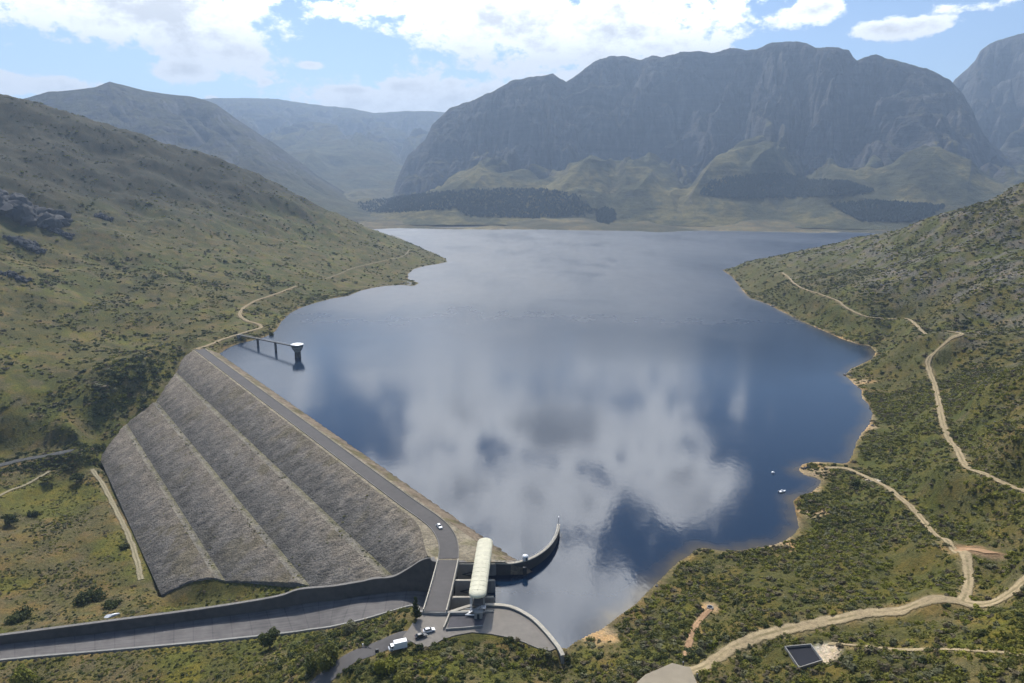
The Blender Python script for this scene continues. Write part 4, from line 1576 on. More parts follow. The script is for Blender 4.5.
def build_walls():
    # curved guide wall reaching into the lake
    wl = smooth_line([(-11.5, 277.4, 6), (-6, 276.0, 6), (-0.9, 275.8, 6), (4, 277.4, 6), (8.4, 280.0, 6), (13, 285.0, 6), (16.8, 290.9, 6), (19.6, 297.5, 6), (21.6, 305.1, 6), (22.6, 311.6, 6)], 5)
    top = np.interp(np.arange(len(wl)), [0, 10, len(wl) - 1], [5.7, 5.3, 3.7])
    wl[:, :2] *= ((HC - top) / (HC - 5.7))[:, None]
    wl[:, :2] -= np.array([0, 0.0])
    n = len(wl)
    root = empty('guide_wall', (0, 277, 0))
    tag(root, 'curved concrete guide wall sweeping out into the lake like a hook', 'wall')
    L = wl - np.array([0, 277, 0])
    zt = top - 0.35
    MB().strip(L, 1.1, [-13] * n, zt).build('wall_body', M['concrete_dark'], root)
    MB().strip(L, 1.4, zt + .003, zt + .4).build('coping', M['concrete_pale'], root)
    mb = MB()
    for i in range(0, n, 2):
        mb.tube((L[i, 0], L[i, 1], zt[i] + .38), (L[i, 0], L[i, 1], zt[i] + 1.5), 0.06, n=6)
    for dz in (1.0, 1.48):
        for i in range(n - 1):
            mb.tube((L[i, 0], L[i, 1], zt[i] + dz), (L[i + 1, 0], L[i + 1, 1], zt[i + 1] + dz), 0.05, n=6)
    mb.build('railing', M['galv'], root)
    # small white gauge cabin on the wall
    c = empty('gauge_cabin', (wl[17, 0], wl[17, 1], zt[17] + .4), R(35))
    c.scale = (.8, .8, .8)
    tag(c, 'small white cabin with a domed top on the curved guide wall', 'cabin')
    MB().box((0, 0, 1.1), (2.4, 2.2, 2.2), bevel=0.05).build('wall', M['white'], c)
    rings = []
    for r, z in ((1.7, 2.2), (1.7, 2.4), (1.45, 2.8), (0.9, 3.1), (.2, 3.22)):
        rings.append([(r * math.cos(k * math.pi / 8), r * math.sin(k * math.pi / 8), z) for k in range(16)])
    MB().loft(rings).build('roof', M['white'], c)
    MB().box((0, -1.13, 0.95), (0.9, 0.08, 1.8)).build('door', M['steel'], c)
    g = MB()
    g.box((5.6, 275.9, 1.4), (1.6, 1.2, 4.6))
    g.tube((5.6, 275.5, -4), (5.6, 275.5, 0), 0.5)
    tag(g.build('gauge_well', M['steel']), 'dark steel gauge box fixed to the lake side of the guide wall', 'gauge box')
    # lamp post at the tip
    p = empty('lamp_post', (wl[-2, 0], wl[-2, 1], zt[-2] + .35))
    tag(p, 'grey lamp post at the outer tip of the curved guide wall', 'lamp post')
    MB().tube((0, 0, 0), (0, 0, 4.6), 0.17, 0.1).build('pole', M['galv'], p)
    MB().box((0, -.5, 4.6), (0.35, 1.3, 0.22), bevel=.04).build('lamp_head', M['white'], p)
    # quay wall
    q = empty('quay_wall', (0, 240, 0))
    tag(q, 'curved cream parapet wall round the paved yard beside the lake', 'wall')
    L = quay - np.array([0, 240, 0])
    ext = np.array([[17.2, 217.2 - 240, 5], [17.8, 215 - 240, 5]])
    L = np.concatenate([L, ext])
    n = len(L)
    zt = np.concatenate([np.full(n - 2, 5.5), [5.4, 5.2]])
    MB().strip(L, 1.1, [-9] * n, zt).build('wall_body', M['concrete'], q)
    MB().strip(L, 1.5, zt + .003, zt + .35).build('coping', M['concrete_pale'], q)
    # paved yard
    me = MB()
    me.prism([tuple(p) for p in apron_poly], 4.3, 4.92)
    tag(me.build('pavement', simple('yard_asphalt', (0.20, 0.178, 0.15), 0.9, 0.3, 0.4)), kind='structure')
    y = MB()
    y.strip(np.array([(-24.0, 239.2, 0), (-24.6, 235, 0), (-25.4, 230.4, 0)]), 0.5, [4.7] * 3, [6.0] * 3)
    tag(y.build('low_wall', M['concrete_pale']), 'low cream wall between the bridge road and the paved yard', 'wall')
    y = MB()
    y.strip(np.array([(-24.6, 229.9, 0), (-18, 230.6, 0), (-11, 231.8, 0)]), 0.45, [4.7] * 3, [5.7] * 3)
    tag(y.build('low_wall', M['concrete']), 'low grey wall on the bush side of the dark yard below the gatehouse', 'wall')
    d = MB()
    d.prism([(-24.2, 230.3), (-11, 232.1), (-9.9, 239.7), (-23.5, 239.3)], 4.5, 4.935)
    tag(d.build('pavement', simple('dark_yard_asphalt', (0.085, 0.08, 0.085), 0.9, 0.3, 0.5)), kind='structure')


build_walls()


# ------------------------------------------------------------------ intake tower and its footbridge
def ring(r, z, n=24):
    return [(r * math.cos(2 * math.pi * k / n), r * math.sin(2 * math.pi * k / n), z) for k in range(n)]


TW = np.array([-211.6, 672.0])


def build_tower():
    root = empty('intake_tower', (*TW, 0))
    tag(root, 'round intake tower with a flared cup head and white roof standing in the lake', 'tower')
    MB().loft([ring(3.3, -12), ring(3.1, 0), ring(2.9, 5.4)]).build('shaft', M['concrete_dark'], root)
    hd = MB().loft([ring(2.9, 5.4), ring(3.4, 6.2), ring(5.3, 9.2), ring(5.7, 10.4), ring(5.7, 12.6)]).build('head', M['concrete'], root)
    MB().loft([ring(5.78, 10.95), ring(5.78, 12.05)]).build('window_band', M['steel'], hd)
    MB().loft([ring(6.1, 12.6), ring(6.1, 13.1), ring(5.0, 13.5), ring(0.4, 14.0)]).build('roof', M['white'], root)
    # footbridge to the shore
    a = land(239, 338)
    fb = empty('footbridge', (a[0], a[1], 0))
    tag(fb, 'narrow steel footbridge on two dark piers linking shore and tower', 'footbridge')
    p0 = np.array([0.0, 0, 7.0])
    v = TW - a[:2]
    Ln = np.linalg.norm(v)
    v = v / Ln
    p1 = np.array([*(v * (Ln - 5.4)), 10.6])
    line = np.array([p0 + (p1 - p0) * k for k in np.linspace(0, 1, 9)])
    MB().strip(line, 1.7, line[:, 2] - .9, line[:, 2]).build('deck', M['steel'], fb)
    nr = np.array([-v[1], v[0]])
    for sgn in (-1, 1):
        r = MB()
        for k in np.linspace(0, 1, 19):
            c = p0 + (p1 - p0) * k
            r.tube((c[0] + nr[0] * .8 * sgn, c[1] + nr[1] * .8 * sgn, c[2]), (c[0] + nr[0] * .8 * sgn, c[1] + nr[1] * .8 * sgn, c[2] + 1.1), 0.05, n=5)
        for dz in (.6, 1.1):
            r.tube((p0[0] + nr[0] * .8 * sgn, p0[1] + nr[1] * .8 * sgn, p0[2] + dz), (p1[0] + nr[0] * .8 * sgn, p1[1] + nr[1] * .8 * sgn, p1[2] + dz), 0.05, n=5)
        r.build('railing', M['galv'], fb)
    for k in (0.36, 0.68):
        c = p0 + (p1 - p0) * k
        m_ = MB()
        m_.box((c[0], c[1], (c[2] - 9.0 - .9) / 2 - .0), (2.0, 1.6, c[2] - .91 + 9.0), math.atan2(v[1], v[0]))
        m_.build('pier', M['concrete_dark'], fb)
    ab = MB()
    ab.box((0, 0, 3.6), (3.2, 3.6, 6.6), math.atan2(v[1], v[0]))
    ab.build('abutment', M['concrete'], fb)


build_tower()

# ------------------------------------------------------------------ plants
def leaf_mat(name, a, b, trans=0.0):
    def f(t, p, out):
        oi = t.n('ShaderNodeObjectInfo')
        pos = t.geo()
        n1 = t.noise(pos, 0.9, 3, 0.6)
        k = t.m('ADD', t.m('MULTIPLY', oi.outputs['Random'], 0.75), t.m('MULTIPLY', t.m('SUBTRACT', n1, 0.35), 0.8), clamp=True)
        t.put(p.inputs['Base Color'], t.mix(k, a, b))
        p.inputs['Roughness'].default_value = 0.75
        p.inputs['Specular IOR Level'].default_value = 0.2
        tr = t.n('ShaderNodeBsdfTranslucent')
        t.put(tr.inputs[0], t.mix(k, a, b))
        ms = t.n('ShaderNodeMixShader')
        ms.inputs[0].default_value = 0.28
        t.t.links.new(p.outputs[0], ms.inputs[1])
        t.t.links.new(tr.outputs[0], ms.inputs[2])
        t.t.links.new(ms.outputs[0], out.inputs[0])
    return mat(name, f)


LEAF = [leaf_mat('olive_leaves', (0.078, 0.088, 0.016), (0.205, 0.190, 0.036)), leaf_mat('dark_leaves', (0.034, 0.048, 0.012), (0.098, 0.112, 0.026)),
        leaf_mat('grey_green_leaves', (0.092, 0.098, 0.044), (0.215, 0.205, 0.10)), leaf_mat('yellow_green_leaves', (0.13, 0.145, 0.014), (0.27, 0.255, 0.034)),
        leaf_mat('dry_twigs', (0.085, 0.070, 0.038), (0.19, 0.155, 0.085))]
M['bark'] = simple('grey_bark', (0.13, 0.10, 0.075), 0.95, 0.3, 2.0)
M['boulder'] = simple('grey_boulder', (0.125, 0.118, 0.11), 0.95, 0.4, 0.4, bump=0.6)
M['cliff'] = simple('dark_cliff_rock', (0.075, 0.073, 0.072), 0.95, 0.7, 0.12, bump=1.0)


def leaf_cloud(lumps, n, size, seed, flat=0.6):
    """n leaf quads spread through ellipsoid lumps [(cx,cy,cz,rx,ry,rz)], denser towards each lump's skin"""
    g = np.random.default_rng(seed)
    L = np.array(lumps, float)
    vol = (L[:, 3] * L[:, 4] * L[:, 5]) ** 0.67
    k = g.choice(len(L), n, p=vol / vol.sum())
    d = g.normal(size=(n, 3))
    d /= np.linalg.norm(d, axis=1)[:, None]
    r = g.uniform(0.35, 1.0, n) ** 0.45 * g.uniform(0.86, 1.1, n)
    c = L[k, :3] + d * L[k, 3:] * r[:, None]
    c[:, 2] = np.maximum(c[:, 2], 0.03)
    nn = d * 0.9 + g.normal(size=(n, 3)) * 0.55 + np.array([0, 0, 0.25])
    nn /= np.linalg.norm(nn, axis=1)[:, None]
    a = np.cross(nn, g.normal(size=(n, 3)))
    a /= np.linalg.norm(a, axis=1)[:, None] + 1e-9
    b = np.cross(nn, a)
    s = size * g.uniform(0.6, 1.4, n)[:, None]
    v = np.stack([c - a * s - b * s * flat, c + a * s - b * s * flat * .8, c + a * s * .8 + b * s * flat, c - a * s + b * s * flat], 1).reshape(-1, 3)
    return v, np.arange(n * 4).reshape(-1, 4)


def shrub_mesh(i, leaf):
    g = random.Random(100 + i)
    lumps = []
    for k in range(g.randint(3, 6)):
        a, r = g.uniform(0, 6.28), g.uniform(0.1, 0.75)
        h = g.uniform(0.28, 0.62)
        lumps.append((r * math.cos(a), r * math.sin(a), h * 0.8, g.uniform(.38, .62), g.uniform(.38, .62), h))
    v, q = leaf_cloud(lumps, 110, 0.17, i)
    me = mesh_np('shrub_form', v, q, False)
    me.materials.append(leaf)
    return me


def scatter(name, P, z, scl, rot, idx, meshes, **tags):
    """points that carry one of the meshes each: uncountable ground cover as ONE object"""
    src = bpy.data.collections.new(name + '_forms')
    for k, me in enumerate(meshes):
        src.objects.link(bpy.data.objects.new('%s_form_%02d' % (name, k), me))
    n = len(P)
    me = bpy.data.meshes.new(name)
    me.vertices.add(n)
    me.vertices.foreach_set('co', np.concatenate([P, z[:, None]], 1).astype(np.float32).ravel())
    for nm, ty, dat in (('scl', 'FLOAT_VECTOR', scl), ('rot', 'FLOAT_VECTOR', rot)):
        a = me.attributes.new(nm, ty, 'POINT')
        a.data.foreach_set('vector', dat.astype(np.float32).ravel())
    a = me.attributes.new('form', 'INT', 'POINT')
    a.data.foreach_set('value', idx.astype(np.int32))
    o = link(name, me)
    ng = bpy.data.node_groups.new(name, 'GeometryNodeTree')
    ng.interface.new_socket('Geometry', in_out='INPUT', socket_type='NodeSocketGeometry')
    ng.interface.new_socket('Geometry', in_out='OUTPUT', socket_type='NodeSocketGeometry')
    N = ng.nodes.new
    gi, go, ip, ci = N('NodeGroupInput'), N('NodeGroupOutput'), N('GeometryNodeInstanceOnPoints'), N('GeometryNodeCollectionInfo')
    ci.inputs['Collection'].default_value = src
    ci.inputs['Separate Children'].default_value = True
    ci.inputs['Reset Children'].default_value = True
    ip.inputs['Pick Instance'].default_value = True

    def attr(nm, ty):
        a = N('GeometryNodeInputNamedAttribute')
        a.data_type = ty
        a.inputs['Name'].default_value = nm
        return [s for s in a.outputs if s.enabled][0]
    e2r = N('FunctionNodeEulerToRotation')
    ng.links.new(attr('rot', 'FLOAT_VECTOR'), e2r.inputs[0])
    ng.links.new(gi.outputs[0], ip.inputs['Points'])
    ng.links.new(ci.outputs[0], ip.inputs['Instance'])
    ng.links.new(attr('form', 'INT'), ip.inputs['Instance Index'])
    ng.links.new(e2r.outputs[0], ip.inputs['Rotation'])
    ng.links.new(attr('scl', 'FLOAT_VECTOR'), ip.inputs['Scale'])
    ng.links.new(ip.outputs[0], go.inputs[0])
    md = o.modifiers.new('scatter', 'NODES')
    md.node_group = ng
    return tag(o, **tags)


def fan_points(n, D0, D1, az0=-48, az1=48, power=2.0):
    D = (RNG.uniform(D0 ** power, D1 ** power, n)) ** (1 / power)
    a = R(az0) + RNG.uniform(0, 1, n) * R(az1 - az0)
    return np.stack([D * np.sin(a), D * np.cos(a)], 1)


def free_land(P, road_gap=1.0):
    sd_ = lake_sd(P)
    s, t = dam_st(P)
    k = sd_ > 1.2
    le = np.interp(t, left_end[:, 0], left_end[:, 1])
    k &= ~((t > -40) & (t < T_TOE + 1) & (s < le + 2) & (s > right_end(np.clip(t, -40, 100)) - 1))
    k &= ~inside(P, chute_poly)
    for L in (wallL, kerbL):
        k &= seg_dist(P, L[:, :2])[0] > 1.8
    k &= ~inside(P, apron_poly) 
    k &= ~((P[:, 0] > -40) & (P[:, 0] < -5) & (P[:, 1] > 225) & (P[:, 1] < 300))
    k &= ~on_roads(P, road_gap + 0)
    k &= ~inside(P, tank_poly)
    k &= ~inside(P, pad_poly)
    for q_, r_, cc in PATCHES:
        k &= np.hypot(P[:, 0] - q_[0], P[:, 1] - q_[1]) > r_ * 0.9
    return k, sd_


pad_poly = np.array([land(*p)[:2] for p in ((636, 690), (645, 681), (672, 668), (690, 672), (700, 690))])


def scrub():
    meshes = [shrub_mesh(i, LEAF[k]) for i, k in enumerate((0, 0, 0, 1, 1, 2, 2, 3, 3, 4))]
    cls = np.array((0, 0, 0, 1, 1, 2, 2, 3, 3, 4))
    allP, allS, allI = [], [], []
    for n, D0, D1, smin, smax in ((235000, 165, 620, 0.28, 1.8), (140000, 560, 1150, 0.5, 2.3), (68000, 1050, 2000, 0.9, 3.2)):
        P = fan_points(n, D0, D1)
        k, sd_ = free_land(P, -0.3)
        P, sd_ = P[k], sd_[k]
        x, y = P[:, 0], P[:, 1]
        z = gz_np(P)
        f1, f2, f3 = fbm(x, y, 45, 4, 201), fbm(x, y, 14, 3, 202), fbm(x, y, 120, 3, 203)
        left = sstep(-x, 60, 200)
        s, t = dam_st(P)
        valley = (z < -20) & (t > 60)
        dens = 0.80 + 0.85 * f2 + 0.65 * f1
        dens = np.where(left > 0.5, 0.30 + 0.85 * f2 + 0.8 * f1, dens)
        dens = np.where(valley, 0.36 + 0.6 * f2 + 0.5 * f1, dens)
        dens = np.where((x < -45) & (y < 300) & ~inside(P, chute_poly) & (seg_dist(P, kerbL[:, :2])[0] < seg_dist(P, wallL[:, :2])[0]), 0.85 + 0.5 * f2, dens)
        dens = dens * sstep(sd_ + f2 * 3, 0.8, 5)
        # thickets: by the left abutment, and along the stream under the hill
        ab = np.exp(-((x + 352) / 34.0) ** 2 - ((y - 605) / 62.0) ** 2)
        st_d = seg_dist(P, [L for nm, L, w, mt in ROADS if mt == 'stream'][0])[0]
        tn = np.exp(-((st_d - 11) / 9.0) ** 2) * (x < -300)
        rd = 0
        dens = dens + 1.2 * ab + 1.0 * tn
        edge_s = (1 - sstep(sd_, 6, 16)) * np.where(x < 0, 0.9, 0.35) * (np.hypot(x, y) > 560)
        dens = dens + edge_s + 0.8 * (seg_dist(P, apron_poly, True)[0] < 3.5) * (y < 236)
        k = RNG.uniform(0, 1, len(P)) < dens
        P, z, f1, f2, f3, ab, tn = P[k], z[k], f1[k], f2[k], f3[k], ab[k], tn[k]
        x, y = P[:, 0], P[:, 1]
        n = len(P)
        sc = smin + (smax - smin) * RNG.uniform(0, 1, n) ** 3.0
        sc *= np.where(valley[k], 0.62, 1.0) * (1 + 0.5 * np.clip(f1, 0, 1))
        sc *= 1 + 1.1 * np.maximum(ab, tn)
        u = RNG.uniform(0, 1, n)
        right = sstep(x, 200, 380) * sstep(z, 12, 50)
        pr = np.stack([0.42 + 0.2 * f1, 0.13 - 0.30 * f3, 0.14 + 0.35 * right, 0.24 + 0.35 * f3, 0.12 + 0.25 * f2], 1)
        pr[:, 1] += 0.9 * np.maximum(ab, tn) + np.where(x < 0, .30, 0)
        pr = np.clip(pr, 0.03, None)
        pr /= pr.sum(1)[:, None]
        cum = pr.cumsum(1)
        c = (u[:, None] > cum).sum(1).clip(0, 4)
        idx = np.array([RNG.choice(np.where(cls == k)[0]) for k in c])
        allP.append(np.concatenate([P, (z - 0.05 * sc)[:, None]], 1))
        hs = RNG.uniform(0.45, 0.95, n)
        allS.append(np.stack([sc * RNG.uniform(.8, 1.25, n), sc * RNG.uniform(.8, 1.25, n), sc * hs], 1))
        allI.append(idx)
    Q, S, I = np.concatenate(allP), np.concatenate(allS), np.concatenate(allI)
    # weeds on the rock face and along the berms of the dam
    n = 1500
    tn = np.where(RNG.uniform(0, 1, n) < .45, RNG.choice([18.9, 44.9, 70.9], n) + RNG.uniform(0, 4.6, n), RNG.uniform(-2, 96, n))
    ss_ = RNG.uniform(20, 470, n)
    ok = (ss_ < np.interp(tn, left_end[:, 0], left_end[:, 1]) - 3) & (ss_ > right_end(tn) + 4)
    ok &= fbm(ss_, tn, 40, 3, 207) > -0.12
    tn, ss_ = tn[ok], ss_[ok]
    W = O + ss_[:, None] * DD + t_real(tn, ss_)[:, None] * DN
    zz_ = dam_z(t_real(tn, ss_), ss_)
    sc = 0.22 + 0.55 * RNG.uniform(0, 1, len(W)) ** 2.5
    Q = np.concatenate([Q, np.concatenate([W, zz_[:, None]], 1)])
    S = np.concatenate([S, np.stack([sc * 1.2, sc * 1.2, sc * .8], 1)])
    I = np.concatenate([I, RNG.choice([0, 1, 5, 6, 9], len(W))])
    rot = np.stack([RNG.normal(0, .06, len(Q)), RNG.normal(0, .06, len(Q)), RNG.uniform(0, 6.28, len(Q))], 1)
    print('SCRUB', len(Q))
    scatter('scrub', Q[:, :2], Q[:, 2], S, rot, I, meshes, kind='stuff')


def rock_mesh(i, n=2):
    bm = bmesh.new()
    bmesh.ops.create_icosphere(bm, subdivisions=n, radius=1.0)
    g = random.Random(i)
    ax = [Vector((g.gauss(0, 1), g.gauss(0, 1), g.gauss(0, 1))).normalized() for _ in range(9)]
    lim = [g.uniform(.55, .95) for _ in ax]
    for v in bm.verts:
        for a_, l_ in zip(ax, lim):
            d = v.co.dot(a_)
            if d > l_:
                v.co -= a_ * (d - l_)
        v.co.z = v.co.z * 0.7 + 0.1
    me = bpy.data.meshes.new('rock_form')
    bm.to_mesh(me)
    bm.free()
    return me


def loose_rocks():
    meshes = [rock_mesh(i) for i in range(5)]
    for me in meshes:
        me.materials.append(M['boulder'])
    P = np.concatenate([fan_points(9000, 420, 1250, 14, 41), fan_points(5000, 600, 1600, -41, -12), fan_points(2500, 190, 560, 4, 41)])
    k, sd_ = free_land(P)
    near_shore = (sd_ > 0.3) & (sd_ < 4)
    z = gz_np(P)
    f = fbm(P[:, 0], P[:, 1], 50, 4, 301)
    right = (P[:, 0] > 0)
    dens = np.where(right, sstep(z, 25, 80) * (0.45 + f * 0.8), sstep(z, 40, 140) * (0.10 + f * .7)) + near_shore * 0.5
    k = (k & (RNG.uniform(0, 1, len(P)) < dens)) | (near_shore & (RNG.uniform(0, 1, len(P)) < .4))
    P, z = P[k], z[k]
    n = len(P)
    D = np.hypot(P[:, 0], P[:, 1])
    sc = (0.25 + 1.3 * RNG.uniform(0, 1, n) ** 4) * (0.6 + D / 1100)
    S = np.stack([sc * RNG.uniform(.7, 1.5, n), sc * RNG.uniform(.7, 1.3, n), sc * RNG.uniform(.5, 1, n)], 1)
    rot = np.stack([np.zeros(n), np.zeros(n), RNG.uniform(0, 6.28, n)], 1)
    scatter('loose_rocks', P, z, S, rot, RNG.integers(0, 5, n), meshes, kind='stuff')


scrub()
loose_rocks()


def forest():
    leaf = leaf_mat('pine_needles', (0.010, 0.024, 0.018), (0.022, 0.042, 0.028))
    meshes = []
    for i in range(4):
        g = random.Random(i + 50)
        mb = MB()
        for z0, z1, r in ((1.5, 8.5, 3.0), (5, 11.5, 2.4), (8.5, 15, 1.6)):
            rg = [(r * g.uniform(.75, 1.2) * math.cos(k * .785), r * g.uniform(.75, 1.2) * math.sin(k * .785), z0 + g.uniform(-.5, .5)) for k in range(8)]
            mb.loft([rg, [(p[0] * .5, p[1] * .5, (z0 + z1) / 2) for p in rg], [(p[0] * .04, p[1] * .04, z1) for p in rg]])
        mb.tube((0, 0, -1), (0, 0, 3), .3, n=5)
        me = bpy.data.meshes.new('pine_form')
        mb.bm.to_mesh(me)
        mb.bm.free()
        me.materials.append(leaf)
        meshes.append(me)
    polys = [[(336, 206), (380, 199.5), (430, 193), (480, 189.5), (520, 188.5), (560, 191), (580, 197), (594, 210), (585, 216), (540, 218), (470, 217), (458, 209), (400, 212), (342, 213)],
             [(596, 212), (604, 208), (614, 211), (616, 219), (608, 224), (598, 222)],
             [(698, 195), (712, 180), (740, 176), (780, 173), (812, 180), (850, 182), (874, 191), (850, 196), (790, 197.5), (740, 199)],
             [(830, 204), (870, 201), (945, 206), (934, 214), (910, 222), (860, 221), (845, 213)]]
    P = fan_points(160000, 2600, 5200, -18, 40)
    z, e = far_h(P)
    u = np.stack(project(P[:, 0], P[:, 1], z), 1)
    X, Y, Z, W = MTN[100]
    i, j = RNG.integers(0, X.shape[0] - 1, 260000), RNG.integers(0, X.shape[1] - 1, 260000)
    a_, b_ = RNG.uniform(0, 1, 260000), RNG.uniform(0, 1, 260000)
    lerp = lambda A: A[i, j] * (1 - a_) * (1 - b_) + A[i + 1, j] * a_ * (1 - b_) + A[i, j + 1] * (1 - a_) * b_ + A[i + 1, j + 1] * a_ * b_
    Pm, zm = np.stack([lerp(X), lerp(Y)], 1), lerp(Z)
    ok = (lerp(W) > 0.30) & (zm > far_h(Pm)[0])
    P, z = np.concatenate([P, Pm[ok]]), np.concatenate([z, zm[ok]])
    u = np.stack(project(P[:, 0], P[:, 1], z), 1)
    for poly in polys:
        k = inside(u + RNG.normal(0, 0.5, u.shape), np.array(poly))
        w_ = np.where(k)[0]
        if len(w_) > 14000:
            k[:] = False
            k[RNG.choice(w_, 14000, False)] = True
        Q = P[k]
        n = len(Q)
        sc = RNG.uniform(0.6, 1.15, n) * 0.62
        S = np.stack([sc * 3.6, sc * 3.6, sc * 1.1], 1)
        rot = np.stack([np.zeros(n), np.zeros(n), RNG.uniform(0, 6.28, n)], 1)
        print('FOREST', n)
        scatter('forest', Q, z[k], S, rot, RNG.integers(0, 4, n), meshes, kind='stuff')


forest()


# ------------------------------------------------------------------ single trees and big bushes
def tree(label, name, cat, px, py, h, r, leaf, kind='round', group=None, seed=0):
    p = land(px, py)
    root = empty(name, p)
    tag(root, label, cat, group)
    g = random.Random(seed * 13 + 5)
    tr = MB()
    if kind == 'pine':
        lumps = []
        for k in range(7):
            z = h * (0.2 + 0.13 * k)
            rr = r * (1.05 - 0.13 * k)
            for j in range(3):
                a = g.uniform(0, 6.28)
                lumps.append((rr * .35 * math.cos(a), rr * .35 * math.sin(a), z, rr * .72, rr * .72, h * .085))
        tr.tube((0, 0, -.6), (0, 0, h * .95), .22 + r * .03, .04, n=7)
        n = 900
    elif kind == 'bush':
        lumps = []
        for k in range(11):
            a, q = g.uniform(0, 6.28), g.uniform(0, .75) ** .7
            hh = h * g.uniform(.32, .56)
            lumps.append((q * r * math.cos(a), q * r * math.sin(a), hh * .85, r * g.uniform(.28, .5), r * g.uniform(.28, .5), hh))
        for k in range(4):
            a = k * 1.57 + g.uniform(-.4, .4)
            tr.tube((0.02 * k, 0, -.4), (r * .45 * math.cos(a), r * .45 * math.sin(a), h * .55), .12, .04, n=6)
        n = int(500 + 90 * r)
    else:
        lumps = []
        for k in range(13):
            a, q = g.uniform(0, 6.28), g.uniform(0, .72) ** .6
            zz_ = h * g.uniform(.38, .82)
            fl = 1 - abs(zz_ / h - .55) * 1.1
            lumps.append((q * r * fl * math.cos(a), q * r * fl * math.sin(a), zz_, r * g.uniform(.32, .5), r * g.uniform(.32, .5), h * g.uniform(.12, .2)))
        tr.tube((0, 0, -.6), (0, 0, h * .5), .16 + .05 * r, .1 + .02 * r, n=8)
        for k in range(5):
            a = k * 1.256 + g.uniform(-.3, .3)
            tr.tube((0, 0, h * (.25 + .04 * k)), (r * .55 * math.cos(a), r * .55 * math.sin(a), h * g.uniform(.55, .75)), .1 + .015 * r, .03, n=6)
        n = int(700 + 120 * r)
    tr.build('trunk' if kind != 'bush' else 'stem', M['bark'], root)
    v, q = leaf_cloud(lumps, n, 0.20 + 0.035 * r, seed + 900)
    link('crown' if kind != 'bush' else 'foliage', mesh_np('crown', v, q, False), leaf, root)
    return root


DK, OL, YG, GG = LEAF[1], LEAF[0], LEAF[3], LEAF[2]
tree('dark rounded tree standing just below the spillway channel kerb', 'tree', 'tree', 270, 648, 9.5, 4.6, DK, seed=1)
tree('slim dark pine at the end of the bridge beside the channel', 'pine_tree', 'tree', 416, 619, 9.0, 2.0, DK, 'pine', seed=2)
tree('large bright green bush in the near corner beyond the spillway channel', 'bush', 'bush', 24, 684, 7.5, 6.6, LEAF[3], 'bush', seed=3)
tree('broad dark green bush on the grass below the dam toe', 'bush', 'bush', 91, 601, 6.5, 8.2, DK, 'bush', seed=4)
tree('dark grey green bush on the valley floor nearest the spillway wall', 'bush', 'bush', 19, 620, 5.5, 6.5, DK, 'bush', seed=5)
tree('dark round tree beside the pale path at the dam toe corner', 'tree', 'tree', 77, 483, 8.0, 5.0, DK, seed=6)
tree('dark tree on the valley grass close to the stream path', 'tree', 'tree', 10, 526, 8.5, 5.6, DK, seed=7)
tree('small dark bush next to the larger tree on the valley grass', 'bush', 'bush', 33, 516, 4.2, 3.2, DK, 'bush', seed=8)
tree('small leafy tree near the stream under the left hill', 'tree', 'tree', 48, 483, 6.0, 4.4, OL, seed=9)
tree('tall olive bush beside the access road below the bridge', 'bush', 'bush', 330, 664, 7.5, 5.6, OL, 'bush', seed=10)
tree('dark upright bush at the shaded end of the access road', 'bush', 'bush', 311, 671, 6.5, 2.6, DK, 'bush', seed=11)
tree('green bush in front of the white delivery van', 'bush', 'bush', 388, 672, 5.2, 3.8, YG, 'bush', seed=12)
tree('olive bush with dark gaps on the bank below the van', 'bush', 'bush', 405, 684, 4.6, 3.4, OL, 'bush', seed=13)
tree('low dark bush by the white rubble beside the spillway wall', 'bush', 'bush', 112, 606, 3.2, 4.2, DK, 'bush', seed=14)
tree('dark bush at the sandy point where the lake track ends', 'bush', 'bush', 857, 486, 4.0, 3.0, DK, 'bush', seed=15)
tree('twiggy olive bush hugging the spillway kerb uphill of the dark tree', 'bush', 'bush', 352, 632, 4.5, 4.0, GG, 'bush', seed=16)
tree('dark bush crowding the left foot of the dam by the stream', 'bush', 'bush', 98, 449, 5.5, 5.5, DK, 'bush', seed=20)
tree('dark bush on the slope by the dry stream bed', 'bush', 'bush', 124, 548, 2.6, 3.0, DK, 'bush', seed=17)
tree('dark green bush at the water edge near the footbridge', 'bush', 'bush', 271, 336, 5.0, 3.4, DK, 'bush', seed=18)
tree('dark bush near the start of the footbridge by the lake track', 'bush', 'bush', 241, 340, 3.6, 3.2, DK, 'bush', seed=19)


# ------------------------------------------------------------------ rocks as things
def outcrop(label, px, py, w, d, h, n, seed, m=None):
    p = land(px, py)
    g = random.Random(seed)
    bm = bmesh.new()
    for k in range(n):
        me = rock_mesh(seed * 50 + k, 3)
        u, v = g.uniform(-1, 1), g.uniform(-1, 1)
        x, y = p[0] + u * w * .5, p[1] + v * d * .5
        s = g.uniform(.22, .5) * h * (1.15 - .5 * abs(u))
        mt = Matrix.Translation((x, y, gz(x, y) + s * .15)) @ Matrix.Rotation(g.uniform(0, 6.28), 4, 'Z') @ Matrix.Diagonal((s * g.uniform(.7, 1.2), s * g.uniform(.6, 1), s * g.uniform(.9, 1.5), 1))
        me.transform(mt)
        bm.from_mesh(me)
        bpy.data.meshes.remove(me)
    for v in bm.verts:
        f = float(fbm(np.array([v.co.x + v.co.y * .5]), np.array([v.co.z * 1.2 + v.co.y * .3]), h * .16, 4, seed)[0])
        v.co += Vector((f * .5, f, f * .6)) * h * .06
    me = bpy.data.meshes.new('rock_outcrop')
    bm.to_mesh(me)
    bm.free()
    tag(link('rock_outcrop', me, m or M['cliff']), label, 'rock outcrop')


